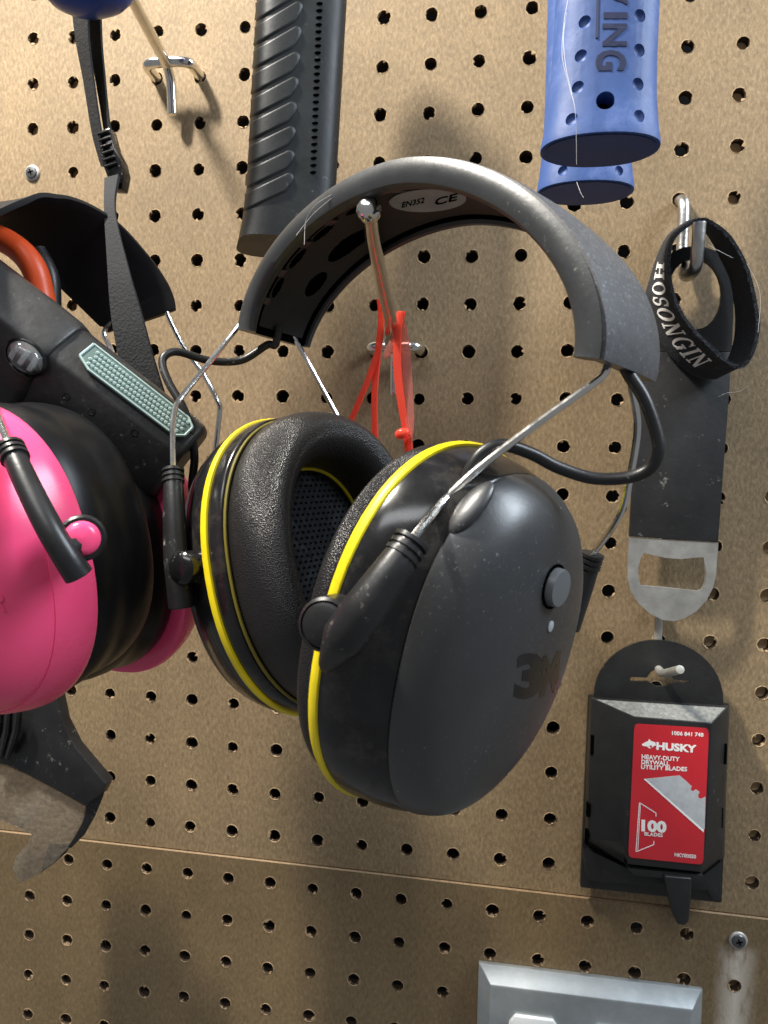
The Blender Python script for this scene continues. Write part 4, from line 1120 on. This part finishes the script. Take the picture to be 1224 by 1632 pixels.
for i, (u, v) in enumerate(lq):        # rounded corners
    a = lq[i-1]; b = lq[(i+1) % 4]
    for t in (0, .5, 1):
        f0, f1 = (1-t)*(1-t), t*t
        pa = (u+(a[0]-u)*.045*(1.8 if i % 2 == 0 and False else 1), v+(a[1]-v)*.045); pb = (u+(b[0]-u)*.045, v+(b[1]-v)*.045)
        rl.append((pa[0]*f0+u*2*t*(1-t)+pb[0]*f1, pa[1]*f0+v*2*t*(1-t)+pb[1]*f1))
lab = mk('label', poly_px(rl, YL-.0001, .00018), 'red_label', BD)
yt = YL-.00032
def ltext(s, L, R, h, bold=.0, m='white_ink'): mk('lettering', text_px(s, L, R, h, yt, .00006, bold, (.02, -1)), m, lab, smooth=False)
ltext('1006 841 748', (1071, 1171.5), (1121, 1174.5), 6.5, .02)
ltext('HUSKY', (1046, 1195), (1110, 1200), 12.5, .045)
ltext('HEAVY-DUTY', (1022.5, 1209.5), (1083, 1213.5), 7, .025)
ltext('DRYWALL', (1022, 1217.5), (1067, 1220.5), 7, .025)
ltext('UTILITY BLADES', (1021.5, 1225.5), (1095, 1229.5), 7, .025)
ltext('100', (1022, 1325), (1062, 1328), 19, .05)
ltext('BLADES', (1027, 1331.5), (1056, 1334), 5.5, .02)
ltext('HKY00050', (1075, 1365), (1109, 1368.5), 6, .02)
def gpoly(nm, pts, m='white_ink', lift=0): mk(nm, poly_px(pts, yt+.00003-lift, .00005), m, lab, smooth=False)
# dog-head mark: pointed muzzle, ear and cheek slashes
def z6(px): return [(904+x/3.825, 980+y/3.825) for x, y in px]
gpoly('printed_mark', z6([(455, 788), (478, 776), (492, 770), (500, 756), (510, 768), (538, 778), (541, 796), (528, 800), (512, 812), (520, 798), (505, 794), (500, 802), (470, 800), (458, 797)]))
gpoly('printed_mark', z6([(486, 803), (503, 804), (510, 814), (498, 812)]))
blade = z6([(465, 1000), (685, 978), (722, 1010), (760, 1045), (752, 1062), (760, 1074), (776, 1070), (784, 1062), (808, 1080), (798, 1098), (800, 1116), (818, 1120), (843, 1108), (838, 1300), (830, 1322)])
gpoly('printed_blade', blade, 'grey_print')
gpoly('printed_edge', z6([(465, 1000), (480, 1002), (832, 1310), (831, 1326)]), 'white_ink', .00006)
def pline(pts, w_):
    vf = []
    for (a, b) in zip(pts, pts[1:]):
        d = V((b[0]-a[0], b[1]-a[1])).normalized(); n_ = V((-d.y, d.x))*w_
        vf.append(poly_px([(a[0]+n_.x, a[1]+n_.y), (b[0]+n_.x, b[1]+n_.y), (b[0]-n_.x, b[1]-n_.y), (a[0]-n_.x, a[1]-n_.y)], yt+.00003, .00005))
    j_ = join(*vf); mk('printed_line', (j_[0], j_[1]), 'white_ink', lab, smooth=False)
pline([(1045.5, 1301), (1045.5, 1296), (1019, 1279), (1013.5, 1357.5), (1042, 1346), (1042, 1340.5)], .6)
pline([(1020.5, 1282), (1016.5, 1355)], .5)

# ------------------------------------------------------------------ steel outlet cover
OC = thing('outlet_cover', at(940, 1620, -.004), 'grey steel outlet cover plate on the lower board below the blade dispenser', 'outlet cover')
tl, tr = at(763, 1535, -.0045), at(1120, 1578, -.0045)
ex = (tr-tl); wdt = ex.length; ex.normalize(); ez = V((-ex.z, 0, ex.x))
if ez.z > 0: ez = -ez
def op(a, b, y): p_ = tl+ex*a+ez*b; return V((p_.x, y, p_.z))
hgt = wdt*.95
def rr_(ins, y): return [op(ins, ins, y), op(wdt-ins, ins, y), op(wdt-ins, hgt-ins, y), op(ins, hgt-ins, y)]
mk('plate', loft([rr_(0, -.0018), rr_(0, -.0045), rr_(.0012, -.0052), rr_(.0065, -.0115), rr_(.0080, -.0118)]), 'plate_steel', OC, bevel=.0005)
for k, cx_ in enumerate((.030, .073)):
    pl = []
    for a, b in ((-.0105, 0), (-.0135, .004), (-.0145, .010), (-.0135, .020), (-.009, .024), (.009, .024), (.0135, .020), (.0145, .010), (.0135, .004), (.0105, 0)):
        pl.append((a*.95, b))
    # where the photo shows the receptacle top edge
    b0 = .0205
    f = [op(cx_+a, b0+b, -.0138) for a, b in pl]; g_ = [op(cx_+a, b0+b, -.010) for a, b in pl]
    rc = mk('receptacle', prism(f, g_), 'outlet_white', OC, bevel=.0007)
    for sx in (-.0055, .0055):
        mk('slot', box(op(cx_+sx, b0+.009, -.01385), ex*.0008, (0, .00012, 0), ez*.0032), 'ink_and_shade_black', rc)
